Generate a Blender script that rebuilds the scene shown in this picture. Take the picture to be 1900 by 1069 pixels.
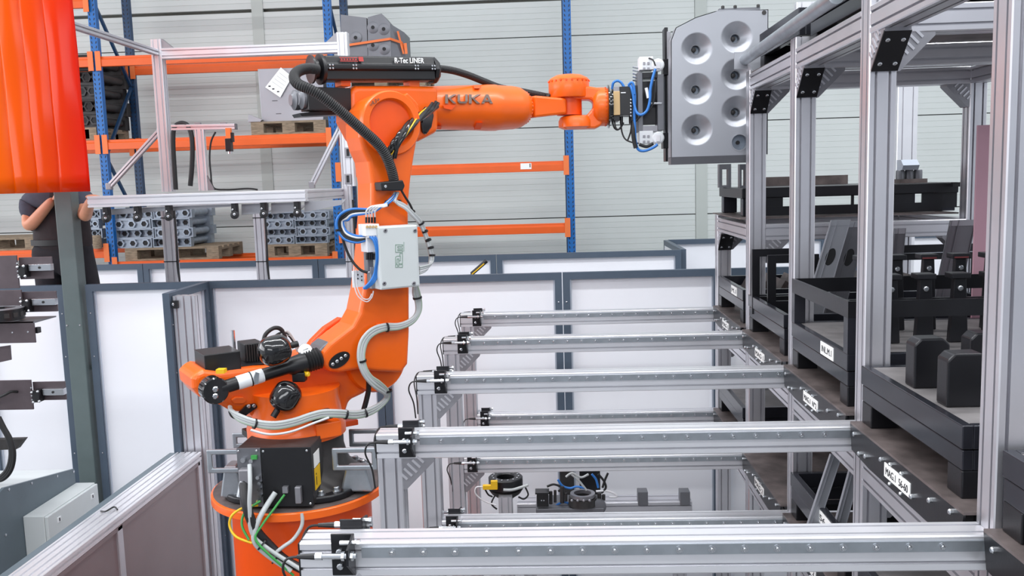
import bpy, bmesh, math, random
from mathutils import Vector as V, Matrix
random.seed(7)
S = bpy.context.scene
for o in list(bpy.data.objects): bpy.data.objects.remove(o)
COL = S.collection
# ------------------------------------------------------------------ camera
W_, H_, F_ = 1900.0, 1069.0, 1657.0
YAW, PIT, ROL, CZ = 0.0455, 0.1195, -0.0297, 3.4
_f = V((-math.sin(YAW)*math.cos(PIT), math.cos(YAW)*math.cos(PIT), -math.sin(PIT)))
_r = _f.cross(V((0, 0, 1))).normalized(); _u = _r.cross(_f)
_R = _r*math.cos(ROL)+_u*math.sin(ROL); _U = -_r*math.sin(ROL)+_u*math.cos(ROL)
CAM = V((0, 0, CZ))
cd = bpy.data.cameras.new('camera'); cam = bpy.data.objects.new('camera', cd); COL.objects.link(cam)
cd.sensor_width = 36.0; cd.lens = 36.0*F_/W_; cd.clip_end = 200
cam.matrix_world = Matrix(((_R.x, _U.x, -_f.x, 0), (_R.y, _U.y, -_f.y, 0), (_R.z, _U.z, -_f.z, CZ), (0, 0, 0, 1)))
S.camera = cam
# ------------------------------------------------------------------ light
S.view_settings.view_transform = 'Standard'; S.view_settings.look = 'None'
S.view_settings.gamma = 1.0; S.view_settings.use_curve_mapping = False
S.view_settings.exposure = 0.5
w = bpy.data.worlds.new('hall_light'); S.world = w; w.use_nodes = True
bg = w.node_tree.nodes['Background']; bg.inputs[0].default_value = (0.88, 0.93, 1.0, 1); bg.inputs[1].default_value = 0.66
def area(name, loc, rot, sx, sy, power, col=(1, 1, 1)):
    l = bpy.data.lights.new(name, 'AREA'); l.shape = 'RECTANGLE'; l.size = sx; l.size_y = sy; l.energy = power; l.color = col
    o = bpy.data.objects.new(name, l); COL.objects.link(o); o.location = loc; o.rotation_euler = rot
    return o
for y_, e_ in ((0.6, 260), (4.6, 280)):
    area('ceiling_lamp_row', (-0.6, y_, 7.6), (0, 0, 0), 13.0, 0.3, e_, (0.97, 0.985, 1.0))
area('left_fill_light', (-9.5, 3.0, 4.6), (0, math.radians(-80), 0), 3.0, 9.0, 260, (0.97, 0.96, 1.0))  # unseen area light added to brighten left-facing sides; no window there
area('front_fill_light', (-1.0, -3.8, 5.6), (math.radians(62), 0, 0), 7.0, 1.6, 150, (0.95, 0.97, 1.0))  # unseen fill added behind the camera; the front wall has no window
# ------------------------------------------------------------------ pixel -> place helpers (pixels of the 1900x1069 frame)
def ray(px, py): return _R*((px-W_/2)/F_) - _U*((py-H_/2)/F_) + _f
def at(px, py, y): d = ray(px, py); return CAM + d*(y/d.y)
def atx(px, py, x): d = ray(px, py); return CAM + d*(x/d.x)
def atz(px, py, z): d = ray(px, py); return CAM + d*((z-CZ)/d.z)
# ------------------------------------------------------------------ materials
def lin(c):
    if isinstance(c, str): c = [int(c[i:i+2], 16)/255 for i in (0, 2, 4)]
    return tuple((x/12.92 if x <= .04045 else ((x+.055)/1.055)**2.4) for x in c[:3])+(1.0,)
def mat(name, col, rough=.5, metal=0.0, var=.0, scale=8.0, bump=0.0, bscale=60.0, stretch=None, coat=0.0, spec=.5, trans=0.0, emit=0.0):
    m = bpy.data.materials.new(name); m.use_nodes = True; nt = m.node_tree; b = nt.nodes['Principled BSDF']
    c = lin(col); b.inputs['Base Color'].default_value = c
    b.inputs['Roughness'].default_value = rough; b.inputs['Metallic'].default_value = metal
    b.inputs['Specular IOR Level'].default_value = spec
    if coat: b.inputs['Coat Weight'].default_value = coat; b.inputs['Coat Roughness'].default_value = .08
    if trans: b.inputs['Transmission Weight'].default_value = trans
    if emit: b.inputs['Emission Color'].default_value = c; b.inputs['Emission Strength'].default_value = emit
    if var or bump:
        tc = nt.nodes.new('ShaderNodeTexCoord'); mp = nt.nodes.new('ShaderNodeMapping')
        nt.links.new(tc.outputs['Object'], mp.inputs[0])
        if stretch: mp.inputs['Scale'].default_value = stretch
    if var:
        n = nt.nodes.new('ShaderNodeTexNoise'); n.inputs['Scale'].default_value = scale; n.inputs['Detail'].default_value = 6
        nt.links.new(mp.outputs[0], n.inputs[0])
        r = nt.nodes.new('ShaderNodeValToRGB'); r.color_ramp.elements[0].position = .3; r.color_ramp.elements[1].position = .72
        r.color_ramp.elements[0].color = tuple(x*(1-var) for x in c[:3])+(1,); r.color_ramp.elements[1].color = tuple(min(1, x*(1+var)) for x in c[:3])+(1,)
        nt.links.new(n.outputs[0], r.inputs[0]); nt.links.new(r.outputs[0], b.inputs['Base Color'])
    if bump:
        n2 = nt.nodes.new('ShaderNodeTexNoise'); n2.inputs['Scale'].default_value = bscale; n2.inputs['Detail'].default_value = 3
        nt.links.new(mp.outputs[0], n2.inputs[0]); bp = nt.nodes.new('ShaderNodeBump'); bp.inputs['Strength'].default_value = bump
        bp.inputs['Distance'].default_value = .004
        nt.links.new(n2.outputs[0], bp.inputs['Height']); nt.links.new(bp.outputs[0], b.inputs['Normal'])
    return m
M = {}
M['alu'] = mat('anodised_aluminium', 'd6d5da', .36, .80, .05, 5, 0)
M['alu2'] = mat('bright_aluminium', 'e9e9ed', .30, .60, .04, 5)
M['groove'] = mat('slot_shadow_grey', '6d6e74', .5, .6)
M['cast'] = mat('diecast_grey', '9a999e', .45, .7, .06, 20)
M['steel'] = mat('zinc_plated_steel', 'c9ccd0', .25, .95)
M['galv'] = mat('galvanised_steel', 'aeb4ba', .36, .8, .12, 14)
M['sheet'] = mat('grey_sheet_metal', 'a6a8ae', .42, .55, .05, 3)
M['sheetdark'] = mat('dark_sheet_metal', '77787d', .45, .55, .10, 4)
M['orange'] = mat('orange_robot_paint', 'f4660c', .34, 0, .05, 6, .05, 160, coat=.15)
M['orange2'] = mat('red_orange_paint', 'f0540c', .38, 0, .05, 6)
M['beam'] = mat('orange_rack_paint', 'e25d18', .4, 0, .05, 5)
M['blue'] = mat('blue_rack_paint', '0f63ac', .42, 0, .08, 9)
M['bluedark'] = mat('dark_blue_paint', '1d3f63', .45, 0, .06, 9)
M['black'] = mat('black_plastic', '17171a', .38, 0, .1, 20)
M['gloss'] = mat('gloss_black_paint', '121214', .12, 0, coat=.6)
M['rubber'] = mat('black_rubber', '1c1c1e', .55, 0)
M['blacksteel'] = mat('black_painted_steel', '1b1b1f', .33, .25, .25, 6, .04, 90)
M['brownsteel'] = mat('worn_dark_steel_plate', '6c6260', .48, .35, .45, 9, .05, 60)
M['dustysteel'] = mat('dusty_dark_steel', '807c7c', .55, .3, .22, 9, .05, 60)
M['traysteel'] = mat('dark_tray_steel', '303138', .24, .4, .25, 5)
M['frame'] = mat('slate_grey_frame_paint', '4d5a69', .42, .1, .05, 9)
M['post'] = mat('dark_green_grey_paint', '5f6c6c', .4, .1, .06, 9)
M['panel'] = mat('white_fence_panel', 'f3f4f9', .32, 0, .015, 2)
M['trim'] = mat('light_trim', 'c6cdd8', .3, .5)
M['wallp'] = mat('cream_wall_cladding', 'd3d8d5', .5, 0, .03, 1.5)
M['wallseam'] = mat('dark_joint', '55564f', .6)
M['wallstrip'] = mat('grey_joint_strip', 'bcc2bd', .5)
M['floor'] = mat('concrete_floor', '8f9090', .5, 0, .1, 2)
M['white'] = mat('white_paint', 'eceef0', .35, 0, .02, 4)
M['paper'] = mat('white_paper', 'f3f3f1', .7)
M['lightgrey'] = mat('light_grey_box_paint', 'ccd1d1', .42, 0, .02, 6)
M['cabgrey'] = mat('dark_cabinet_paint', '5d6a72', .4, .1, .06, 5, .04, 120)
M['wood'] = mat('weathered_pallet_wood', '8a7a66', .8, 0, .35, 14, .3, 40, (1, 6, 6))
M['bluehose'] = mat('blue_hose', '2f78c8', .35)
M['greenwire'] = mat('green_wire', '3f9a4a', .4)
M['yellow'] = mat('yellow_plastic', 'f0c022', .4)
M['greycable'] = mat('grey_cable', 'b9bdbd', .4)
M['cablesage'] = mat('sage_green_cable', 'a4b2a2', .45)
M['whitecable'] = mat('white_cable', 'dfdfe2', .4)
M['beige'] = mat('beige_block', 'c8a878', .5)
M['red'] = mat('red_print', 'a8241e', .5)
M['redpad'] = mat('dull_red_pad', '6a2a2c', .6)
M['ink'] = mat('black_ink', '26262a', .6)
M['greenink'] = mat('green_ink', '6f9a80', .5)
M['letter'] = mat('grey_cast_letters', '6b5a52', .4, .3)
M['skin'] = mat('skin', 'd69878', .5, 0, .06, 20)
M['shirt'] = mat('slate_shirt_cloth', '474b5a', .85, 0, .1, 30, .2, 200)
M['vest'] = mat('black_work_cloth', '2a2023', .8, 0, .2, 20, .2, 120)
M['trousers'] = mat('black_trouser_cloth', '1e1b22', .85, 0, .2, 20, .2, 150)
M['hair'] = mat('dark_hair', '2a211b', .6, 0, .2, 60)
M['mauve'] = mat('mauve_panel', 'c79aa8', .35, 0, .03, 3)
M['strap'] = mat('orange_strap', 'e8763a', .5)
M['glass'] = mat('gauge_glass', 'e9ecec', .1)
M['barrier'] = mat('reflection_tinted_grey_panel', '8d8082', .30, .45, .05, 3, .03, 150)  # grey sheet; brown tint in the colour stands for reflected robot orange
M['pipe'] = mat('sandblasted_pipe_steel', '98a2ae', .42, .45, .15, 18)
M['pipedark'] = mat('dark_pipe_bore', '1e1e20', .7)
M['pipeblack'] = mat('dark_cast_steel', '3d3b3b', .55, .4, .25, 12)
def curtain_mat():
    m = bpy.data.materials.new('orange_welding_curtain'); m.use_nodes = True; nt = m.node_tree
    b = nt.nodes['Principled BSDF']; out = nt.nodes['Material Output']
    tc = nt.nodes.new('ShaderNodeTexCoord'); sx = nt.nodes.new('ShaderNodeSeparateXYZ'); nt.links.new(tc.outputs['Object'], sx.inputs[0])
    r = nt.nodes.new('ShaderNodeValToRGB'); r.color_ramp.elements[0].color = lin('ff8a00'); r.color_ramp.elements[1].color = lin('f01608')
    mr = nt.nodes.new('ShaderNodeMapRange'); mr.inputs['From Min'].default_value = -.75; mr.inputs['From Max'].default_value = .05
    nt.links.new(sx.outputs['X'], mr.inputs['Value']); nt.links.new(mr.outputs[0], r.inputs[0])
    b.inputs['Roughness'].default_value = .2; nt.links.new(r.outputs[0], b.inputs['Base Color'])
    tr = nt.nodes.new('ShaderNodeBsdfTranslucent'); nt.links.new(r.outputs[0], tr.inputs['Color'])
    mx = nt.nodes.new('ShaderNodeMixShader'); mx.inputs[0].default_value = .6
    nt.links.new(b.outputs[0], mx.inputs[1]); nt.links.new(tr.outputs[0], mx.inputs[2]); nt.links.new(mx.outputs[0], out.inputs['Surface'])
    return m
M['curtain'] = curtain_mat()
# ------------------------------------------------------------------ mesh builder
ORG = {}
def frame(o, ez, ey=None):
    ez = V(ez).normalized(); ey = V(ey) if ey is not None else (V((0, 0, 1)) if abs(ez.z) < .9 else V((0, 1, 0)))
    ex = ey.cross(ez).normalized(); ey = ez.cross(ex).normalized()
    return V(o), ex, ey, ez
class MB:
    def __init__(s): s.v = []; s.f = []
    def add(s, vs, fs):
        n = len(s.v); s.v += [V(p) for p in vs]; s.f += [tuple(i+n for i in q) for q in fs]; return s
    def box(s, a, b):
        x0, x1 = sorted((a[0], b[0])); y0, y1 = sorted((a[1], b[1])); z0, z1 = sorted((a[2], b[2]))
        return s.add([(x0, y0, z0), (x1, y0, z0), (x1, y1, z0), (x0, y1, z0), (x0, y0, z1), (x1, y0, z1), (x1, y1, z1), (x0, y1, z1)],
                     [(3, 2, 1, 0), (4, 5, 6, 7), (0, 1, 5, 4), (1, 2, 6, 5), (2, 3, 7, 6), (3, 0, 4, 7)])
    def obox(s, c, ex, ey, ez, sx, sy, sz):
        c = V(c); ex = V(ex).normalized()*sx/2; ey = V(ey).normalized()*sy/2; ez = V(ez).normalized()*sz/2
        vs = [c-ex-ey-ez, c+ex-ey-ez, c+ex+ey-ez, c-ex+ey-ez, c-ex-ey+ez, c+ex-ey+ez, c+ex+ey+ez, c-ex+ey+ez]
        return s.add(vs, [(3, 2, 1, 0), (4, 5, 6, 7), (0, 1, 5, 4), (1, 2, 6, 5), (2, 3, 7, 6), (3, 0, 4, 7)])
    def prism(s, pts, off):          # closed 3-D polygon swept by a vector
        off = V(off); n = len(pts); vs = [V(p) for p in pts]+[V(p)+off for p in pts]
        nrm = V((0, 0, 0))
        for i in range(n): nrm += V(pts[i]).cross(V(pts[(i+1) % n]))
        flip = nrm.dot(off) > 0
        a, b = list(range(n)), list(range(n, 2*n)); side = [(i, (i+1) % n, n+(i+1) % n, n+i) for i in range(n)]
        if flip: return s.add(vs, [tuple(a[::-1]), tuple(b)]+side)
        return s.add(vs, [tuple(a), tuple(b[::-1])]+[q[::-1] for q in side])
    def lathe(s, o, ez, prof, n=24, ey=None):   # prof: (radius, height) along ez
        o, ex, ey, ez = frame(o, ez, ey); vs = []; fs = []; m = len(prof)
        for r, h in prof:
            for k in range(n):
                a = 2*math.pi*k/n; vs.append(o+ez*h+(ex*math.cos(a)+ey*math.sin(a))*max(r, 1e-5))
        for i in range(m-1):
            for k in range(n):
                k2 = (k+1) % n; fs.append((i*n+k, i*n+k2, (i+1)*n+k2, (i+1)*n+k))
        if prof[0][0] > 1e-4: fs.append(tuple(range(n))[::-1])
        if prof[-1][0] > 1e-4: fs.append(tuple((m-1)*n+k for k in range(n)))
        return s.add(vs, fs)
    def ring(s, o, ez, r0, r1, h, n=28): return s.lathe_closed(o, ez, [(r0, 0), (r1, 0), (r1, h), (r0, h)], n)
    def lathe_closed(s, o, ez, prof, n=24):
        o, ex, ey, ez = frame(o, ez); vs = []; fs = []; m = len(prof)
        for r, h in prof:
            for k in range(n):
                a = 2*math.pi*k/n; vs.append(o+ez*h+(ex*math.cos(a)+ey*math.sin(a))*r)
        for i in range(m):
            j = (i+1) % m
            for k in range(n):
                k2 = (k+1) % n; fs.append((i*n+k, i*n+k2, j*n+k2, j*n+k))
        return s.add(vs, fs)
    def cyl(s, a, b, r, n=14, r2=None):
        a = V(a); b = V(b); return s.lathe(a, b-a, [(r, 0), (r if r2 is None else r2, (b-a).length)], n)
    def tube(s, pts, r, n=8, smooth=6, rib=0):
        P = [V(p) for p in pts]
        if smooth and len(P) > 2:
            Q = []
            for i in range(len(P)-1):
                p0, p1, p2, p3 = P[max(i-1, 0)], P[i], P[i+1], P[min(i+2, len(P)-1)]
                for j in range(smooth):
                    t = j/smooth; Q.append(.5*((2*p1)+(p2-p0)*t+(2*p0-5*p1+4*p2-p3)*t*t+(3*p1-p0-3*p2+p3)*t**3))
            P = Q+[P[-1]]
        if rib:
            L = [0]
            for i in range(1, len(P)): L.append(L[-1]+(P[i]-P[i-1]).length)
            Q = []; R = []; d = 0; k = 0; i = 0
            while d < L[-1]:
                while i < len(L)-2 and L[i+1] < d: i += 1
                t = (d-L[i])/max(1e-9, L[i+1]-L[i]); Q.append(P[i].lerp(P[i+1], t)); R.append(r*(1.0 if k % 2 else .88)); d += rib/2; k += 1
            P = Q
        else: R = [r]*len(P)
        vs = []; fs = []; m = len(P); up = None
        for i, p in enumerate(P):
            t = (P[min(i+1, m-1)]-P[max(i-1, 0)]).normalized()
            if up is None: up = V((0, 0, 1)) if abs(t.z) < .9 else V((1, 0, 0))
            ex = up.cross(t).normalized(); ey = t.cross(ex).normalized(); up = ey
            for k in range(n):
                a = 2*math.pi*k/n; vs.append(p+(ex*math.cos(a)+ey*math.sin(a))*R[i])
        for i in range(m-1):
            for k in range(n):
                k2 = (k+1) % n; fs.append((i*n+k, i*n+k2, (i+1)*n+k2, (i+1)*n+k))
        fs.append(tuple(range(n))[::-1]); fs.append(tuple((m-1)*n+k for k in range(n)))
        return s.add(vs, fs)
    def ell(s, c, axes, radii, n=20, m=12):
        c = V(c); ex, ey, ez = [V(a).normalized() for a in axes]; vs = []; fs = []
        for i in range(m+1):
            th = math.pi*i/m
            for k in range(n):
                a = 2*math.pi*k/n
                vs.append(c+ex*radii[0]*math.sin(th)*math.cos(a)+ey*radii[1]*math.sin(th)*math.sin(a)-ez*radii[2]*math.cos(th))
        for i in range(m):
            for k in range(n):
                k2 = (k+1) % n; fs.append((i*n+k, i*n+k2, (i+1)*n+k2, (i+1)*n+k))
        return s.add(vs, fs)
    def beam(s, p0, p1, w, h, nx=2, ny=2, up=(0, 0, 1), sw=.009, sd=.0148):
        p0 = V(p0); p1 = V(p1); o, ex, ey, ez = frame(p0, p1-p0, up); P = []
        def edge(ax, ay, bx, by, n, ix, iy):
            L = math.hypot(bx-ax, by-ay); tx, ty = (bx-ax)/L, (by-ay)/L; P.append((ax+tx*ch, ay+ty*ch))
            for i in range(n):
                c = L*(i+.5)/n
                for d, q in ((-sw/2, 0), (-sw/2, .003), (-cw, .003), (-cw, sd), (cw, sd), (cw, .003), (sw/2, .003), (sw/2, 0)): P.append((ax+tx*(c+d)+ix*q, ay+ty*(c+d)+iy*q))
            P.append((bx-tx*ch, by-ty*ch))
        a, b = w/2, h/2; cw = min(.0085, w/nx*.3, h/ny*.3) if nx and ny else .006; cw = max(cw, sw*.62); ch = .0035; sd = min(sd, w/nx/2-cw-.0005, h/ny/2-cw-.0005)
        edge(-a, -b, a, -b, nx, 0, 1); edge(a, -b, a, b, ny, -1, 0); edge(a, b, -a, b, nx, 0, -1); edge(-a, b, -a, -b, ny, 1, 0)
        return s.prism([o+ex*x+ey*y for x, y in P], p1-p0)
    def build(s, name, m, parent=None, smooth=0, bevel=0, kind=None, label=None):
        me = bpy.data.meshes.new(name); org = ORG.get(parent.name, V((0, 0, 0))) if parent else V((0, 0, 0))
        me.from_pydata([tuple(p-org) for p in s.v], [], s.f); me.update()
        me.materials.append(M[m] if isinstance(m, str) else m)
        o = bpy.data.objects.new(name, me); COL.objects.link(o)
        if parent: o.parent = parent
        ORG[o.name] = org
        if smooth:
            me.polygons.foreach_set('use_smooth', [True]*len(me.polygons)); me.set_sharp_from_angle(angle=math.radians(smooth))
        if bevel:
            md = o.modifiers.new('edge', 'BEVEL'); md.width = bevel; md.segments = 2; md.limit_method = 'ANGLE'; md.angle_limit = math.radians(40)
        if kind: o['kind'] = kind
        if label: o['label'] = label
        return o
def recentre(o):
    # a thing that is one mesh gets its origin at its own base
    me = o.data; xs = [v.co for v in me.vertices]
    c = V(((min(p.x for p in xs)+max(p.x for p in xs))/2, (min(p.y for p in xs)+max(p.y for p in xs))/2, min(p.z for p in xs)))
    for v in me.vertices: v.co -= c
    o.location = o.location+c; ORG[o.name] = ORG[o.name]+c
def thing(name, label, cat, loc, group=None):
    o = bpy.data.objects.new(name, None); COL.objects.link(o); o.location = loc; o.empty_display_size = .1
    o['label'] = label; o['category'] = cat
    if group: o['group'] = group
    ORG[o.name] = V(loc); return o
def tag(o, label, cat, group=None, kind=None):
    recentre(o); o['label'] = label; o['category'] = cat
    if group: o['group'] = group
    if kind: o['kind'] = kind
    return o
def struct(o): o['kind'] = 'structure'; return o
def copytree(o, delta, label=None, parent=None):
    c = o.copy(); COL.objects.link(c)
    if parent: c.parent = parent
    else: c.location = o.location+V(delta)
    if label: c['label'] = label
    for ch in list(o.children): copytree(ch, (0, 0, 0), None, c)
    return c
def lettering(name, txt, o, ex, ey, height, m, parent, depth=.003, bold=0.0, width=None, kind=None, xshear=0):
    cu = bpy.data.curves.new(name, 'FONT'); cu.body = txt; cu.size = 1.0; cu.offset = bold; cu.extrude = .5; cu.shear = xshear
    ob = bpy.data.objects.new(name, cu); COL.objects.link(ob); dg = bpy.context.evaluated_depsgraph_get()
    me = bpy.data.meshes.new_from_object(ob.evaluated_get(dg)); bpy.data.objects.remove(ob); bpy.data.curves.remove(cu)
    xs = [v.co.x for v in me.vertices]; ys = [v.co.y for v in me.vertices]
    x0, x1, y0, y1 = min(xs), max(xs), min(ys), max(ys); sy = height/(y1-y0); sx = sy if width is None else width/(x1-x0)
    ex = V(ex).normalized(); ey = V(ey).normalized(); ez = ex.cross(ey); org = ORG[parent.name]
    for v in me.vertices: v.co = V(o)+ex*(v.co.x-x0)*sx+ey*(v.co.y-y0)*sy+ez*v.co.z*depth*2 - org
    me.materials.clear(); me.materials.append(M[m]); me.update(); ob = bpy.data.objects.new(name, me); COL.objects.link(ob); ob.parent = parent; ORG[ob.name] = org
    return ob
X3, Y3, Z3 = V((1, 0, 0)), V((0, 1, 0)), V((0, 0, 1))
def bolt(mb, p, d, r=.007, h=.006): mb.lathe(p, d, [(r, 0), (r, h*.7), (r*.7, h)], 8)
# ================================================================== the setting
struct(MB().box((-10, -4, -.1), (8, 12, 0)).build('floor', 'floor'))
WY = 11.2
M['hallwall'] = mat('grey_hall_wall', 'a3a8b0', .6, 0, .08, 1)
struct(MB().box((-10, -4.2, 0), (8, -4, 8)).build('wall_front', 'hallwall'))
wall = struct(MB().box((-10, WY+.06, 0), (8, WY+.2, 8)).build('wall_back', 'wallseam'))
def wall_panel(x0, x1, z0, z1):
    P = [(0, z0+.006)]; n = max(1, int(round((z1-z0)/.07))); st = (z1-z0-.012)/n
    for i in range(1, n):
        z = z0+.006+i*st; P += [(0, z-.004), (.004, z-.002), (.004, z+.002), (0, z+.004)]
    P += [(0, z1-.006), (.06, z1-.006), (.06, z0+.006)]
    MB().prism([(x0+.004, WY+d, z) for d, z in P], (x1-x0-.008, 0, 0)).build('wall_panel', 'wallp', wall)
zs = [0, .7, 1.81, 2.923, 4.043, 5.135, 5.56, 6.7, 7.8]
xs = [-10, -9, -3.6, 1.8, 7.2, 8]
for i in range(len(zs)-1):
    for j in range(len(xs)-1): wall_panel(xs[j], xs[j+1], zs[i]+(0.03 if i == 6 else 0), zs[i+1])
for x in (-9, -3.55, 1.87, 7.2): MB().box((x-.07, WY-.012, 0), (x+.07, WY+.03, 7.8)).build('joint_strip', 'wallstrip', wall)
# ------------------------------------------------------------------ safety fences: framed white panels
ZF = 2.68
def fence_panel(p0, p1, label, bar=.055, z1=ZF, z0=.1, group='white framed safety fence panels'):
    p0 = V(p0); p1 = V(p1); d = (p1-p0); L = d.length; d.normalize(); n = V((d.y, -d.x, 0))
    t = thing('fence_panel', label, 'fence', ((p0.x+p1.x)/2, (p0.y+p1.y)/2, 0), group)
    def bx(a0, a1, za, zb, th, off=0): return MB().obox(p0+d*((a0+a1)/2)+n*off+Z3*((za+zb)/2), d, n, Z3, a1-a0, th, zb-za)
    bx(0, bar, 0, z1, .05).build('frame_post', 'frame', t); bx(L-bar, L, 0, z1, .05).build('frame_post', 'frame', t)
    bx(bar, L-bar, z1-bar, z1, .05).build('top_rail', 'frame', t); bx(bar, L-bar, z0, z0+bar, .05).build('bottom_rail', 'frame', t)
    bx(bar, L-bar, z0+bar, z1-bar, .008, -.019).build('infill', 'panel', t)
    bx(bar, bar+.012, z0+bar, z1-bar, .02, -.004).build('edge_trim', 'trim', t); bx(L-bar-.012, L-bar, z0+bar, z1-bar, .02, -.004).build('edge_trim', 'trim', t)
    sc = MB()
    for a in (bar/2, L-bar/2):
        for z in (.6, 1.3, 2.1, 2.45): bolt(sc, p0+d*a+n*.025+Z3*z, n, .006, .004)
    sc.build('screws', 'steel', t, kind='stuff')
    return t
FY = 6.93
xj = [-2.745, -1.385, at(1045, 600, FY).x, 1.30]
xj[1] = at(717, 780, FY).x
fence_panel((xj[0], FY, 0), (xj[1]-.003, FY, 0), 'tall white fence panel with slate frame straight behind the orange robot base')
fence_panel((xj[1]+.003, FY, 0), (xj[2]-.003, FY, 0), 'tall white fence panel behind the left half of the slide rails')
fence_panel((xj[2]+.003, FY, 0), (xj[3], FY, 0), 'tall white fence panel behind the right half of the slide rails')
fence_panel((xj[3]+.006, FY, 0), (2.7, FY, 0), 'tall white fence panel behind the tray rack')
xl = at(163, 560, FY).x
fence_panel((xl, FY, 0), (xj[0]-.004, FY, 0), 'narrow bright white fence panel right of the dark post')
xg = at(121, 540, FY).x
fence_panel((at(-40, 540, FY).x, FY, 0), (xg, FY, 0), 'white fence panel left of the dark post, behind the black brackets')
fence_panel((-2.735, 6.16, 0), (-2.735, FY-.03, 0), 'short fence panel set at right angles behind the aluminium post')
BY = 8.8
jb = [at(-60, 500, BY).x, at(267, 500, BY).x, at(591, 490, BY).x, at(921, 480, BY).x, 1.27]
lb = ['rear fence panel behind the worker, under the pipe stacks', 'rear fence panel between the two thin stand legs, below the pallets', 'rear fence panel hidden partly by the orange arm', 'rear fence panel below the empty orange rack beams']
for i in range(4): fence_panel((jb[i]+.003, BY, 0), (jb[i+1]-.003, BY, 0), lb[i])
fence_panel((1.30, BY+.04, 0), (1.30, 10.2, 0), 'rear fence panel turned end-on at the far fence corner')
fence_panel((1.33, 10.23, 0), (3.1, 10.23, 0), 'farthest fence panel, close to the cream wall')
fence_panel((3.11, 10.23, 0), (4.9, 10.23, 0), 'farthest fence panel seen between the rack trays')
# dark tall post and the curtain rail above it
p = thing('curtain_post', 'tall dark grey square steel post under the orange curtain', 'post', (at(140, 540, FY).x, FY, 0))
xa, xb = at(123, 540, FY).x, at(157, 540, FY).x
MB().box((xa, FY-.06, 0), (xb-.012, FY+.06, 5.3)).build('post_tube', 'post', p, bevel=.006)
MB().box((xa, FY-.12, 0), (xb-.012, FY-.06, .015)).build('foot_plate', 'post', p)
MB().box((-6.2, 6.17, 5.12), (xb, 6.23, 5.2)).build('curtain_rail', 'post', p)
MB().box((xa+.02, 6.23, 5.1), (xb-.03, FY-.06, 5.2)).build('rail_arm', 'post', p)
sc = MB(); bolt(sc, (xb-.03, FY-.06, 2.36), -Y3); bolt(sc, (xa+.015, FY-.06, 2.36), -Y3); sc.build('screws', 'steel', p, kind='stuff')
# ------------------------------------------------------------------ low barrier with aluminium top rail
b = thing('low_barrier', 'low barrier with ribbed aluminium top rail and grey sheets tinted by painted reflection', 'barrier', (-2.64, 4, 0))
BZ = 1.525
MB().beam((-2.65, 6.155, BZ-.03), (-2.65, 1.2, BZ-.03), .18, .06, 4, 1, sw=.014, sd=.020).build('top_rail', 'alu2', b)
MB().box((-2.79, 1.2, BZ-.10), (-2.742, 6.155, BZ-.004)).build('edge_angle', 'cabgrey', b)
ys = [6.12, 4.92, 3.55, 2.2, 1.2]
for i in range(4):
    MB().box((-2.585, ys[i+1]+.03, .12), (-2.575, ys[i]-.03, BZ-.085)).build('sheet', 'barrier', b)
for y in ys: MB().box((-2.62, y-.03, 0), (-2.56, y+.03, BZ-.06)).build('upright', 'alu', b, bevel=.004)
MB().box((-2.60, 1.2, BZ-.085), (-2.56, 6.12, BZ-.06)).build('panel_holder', 'barrier', b)
MB().box((-2.60, 1.2, .06), (-2.56, 6.12, .12)).build('bottom_rail', 'alu', b)
cl = MB(); cl.tube([(-2.70, 4.98, BZ+.006), (-2.66, 4.96, BZ+.012), (-2.645, 5.03, BZ+.012), (-2.61, 5.0, BZ+.006)], .005, 6); cl.build('cable_clip', 'black', b)
# gate post of aluminium profile in the corner
g = thing('gate_post', 'ribbed aluminium post standing at the inner fence corner', 'post', (-2.63, 6.25, 0))
MB().beam((-2.622, 6.24, 0), (-2.622, 6.24, 2.655), .165, .09, 3, 1, up=(0, 1, 0), sw=.012).build('profile', 'alu', g)
c = MB().box((-2.70, 6.17, 2.57), (-2.66, 6.194, 2.625)).build('clip', 'black', g); k = MB(); bolt(k, (-2.69, 6.17, 2.6), -Y3, .01, .008); k.build('screw', 'steel', c)
# ================================================================== tray magazine on the right
PW = .095
YR = [2.226+1.0065*k for k in range(5)]                # near face of each rail, nearest first
XP = [1.104, 1.122, 1.139, 1.151, 1.153]                # left face of each front post
ZT = 2.47                                              # top of the upper slide rails
ZL = 1.735                                             # top of the lower slide rails
def gusset(parent, c, a, b, wd, size=.13, wdt=PW, cover=True):
    # wedge bracket in the corner c between directions a and b, wd = width direction
    a = V(a); b = V(b); wd = V(wd).normalized(); c = V(c); mb = MB(); h = wd*wdt*.46
    P = [c, c+a*size, c+a*size+b*.012, c+b*size+a*.012, c+b*size]
    mb.prism([q-h for q in P], h*2); g = mb.build('corner_bracket', 'cast', parent)
    rb = MB(); dd = (b+a).normalized(); hy = (b-a).normalized()
    for i in range(5):
        t = (i-2)*.2; mid = c+(a+b)*size*.30+hy*size*t*.95; L = size*(.40-.30*abs(t))
        for sgn in (-1, 1): rb.obox(mid+wd*sgn*(wdt*.46), dd, hy, wd, L, .009, .008)
    rb.build('ribs', 'alu', g, kind='stuff')
    if cover:
        n = dd; hc = c+(a+b)*size*.5+n*.006
        cv = MB().obox(hc, hy, wd, n, size*1.28, wdt*.96, .007).build('cover', 'blacksteel', g)
        sc = MB()
        for i in (-1, 1):
            for j in (-1, 1): bolt(sc, hc+hy*i*size*.38+wd*j*wdt*.27+n*.003, n, .008, .007)
        sc.build('cover_bolts', 'steel', g, kind='stuff')
    return g
rack = thing('tray_rack', 'tall aluminium profile rack with shelves of black trays', 'rack', (1.7, 4.2, 0))
ZB = 3.965
XR = 2.385
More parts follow.
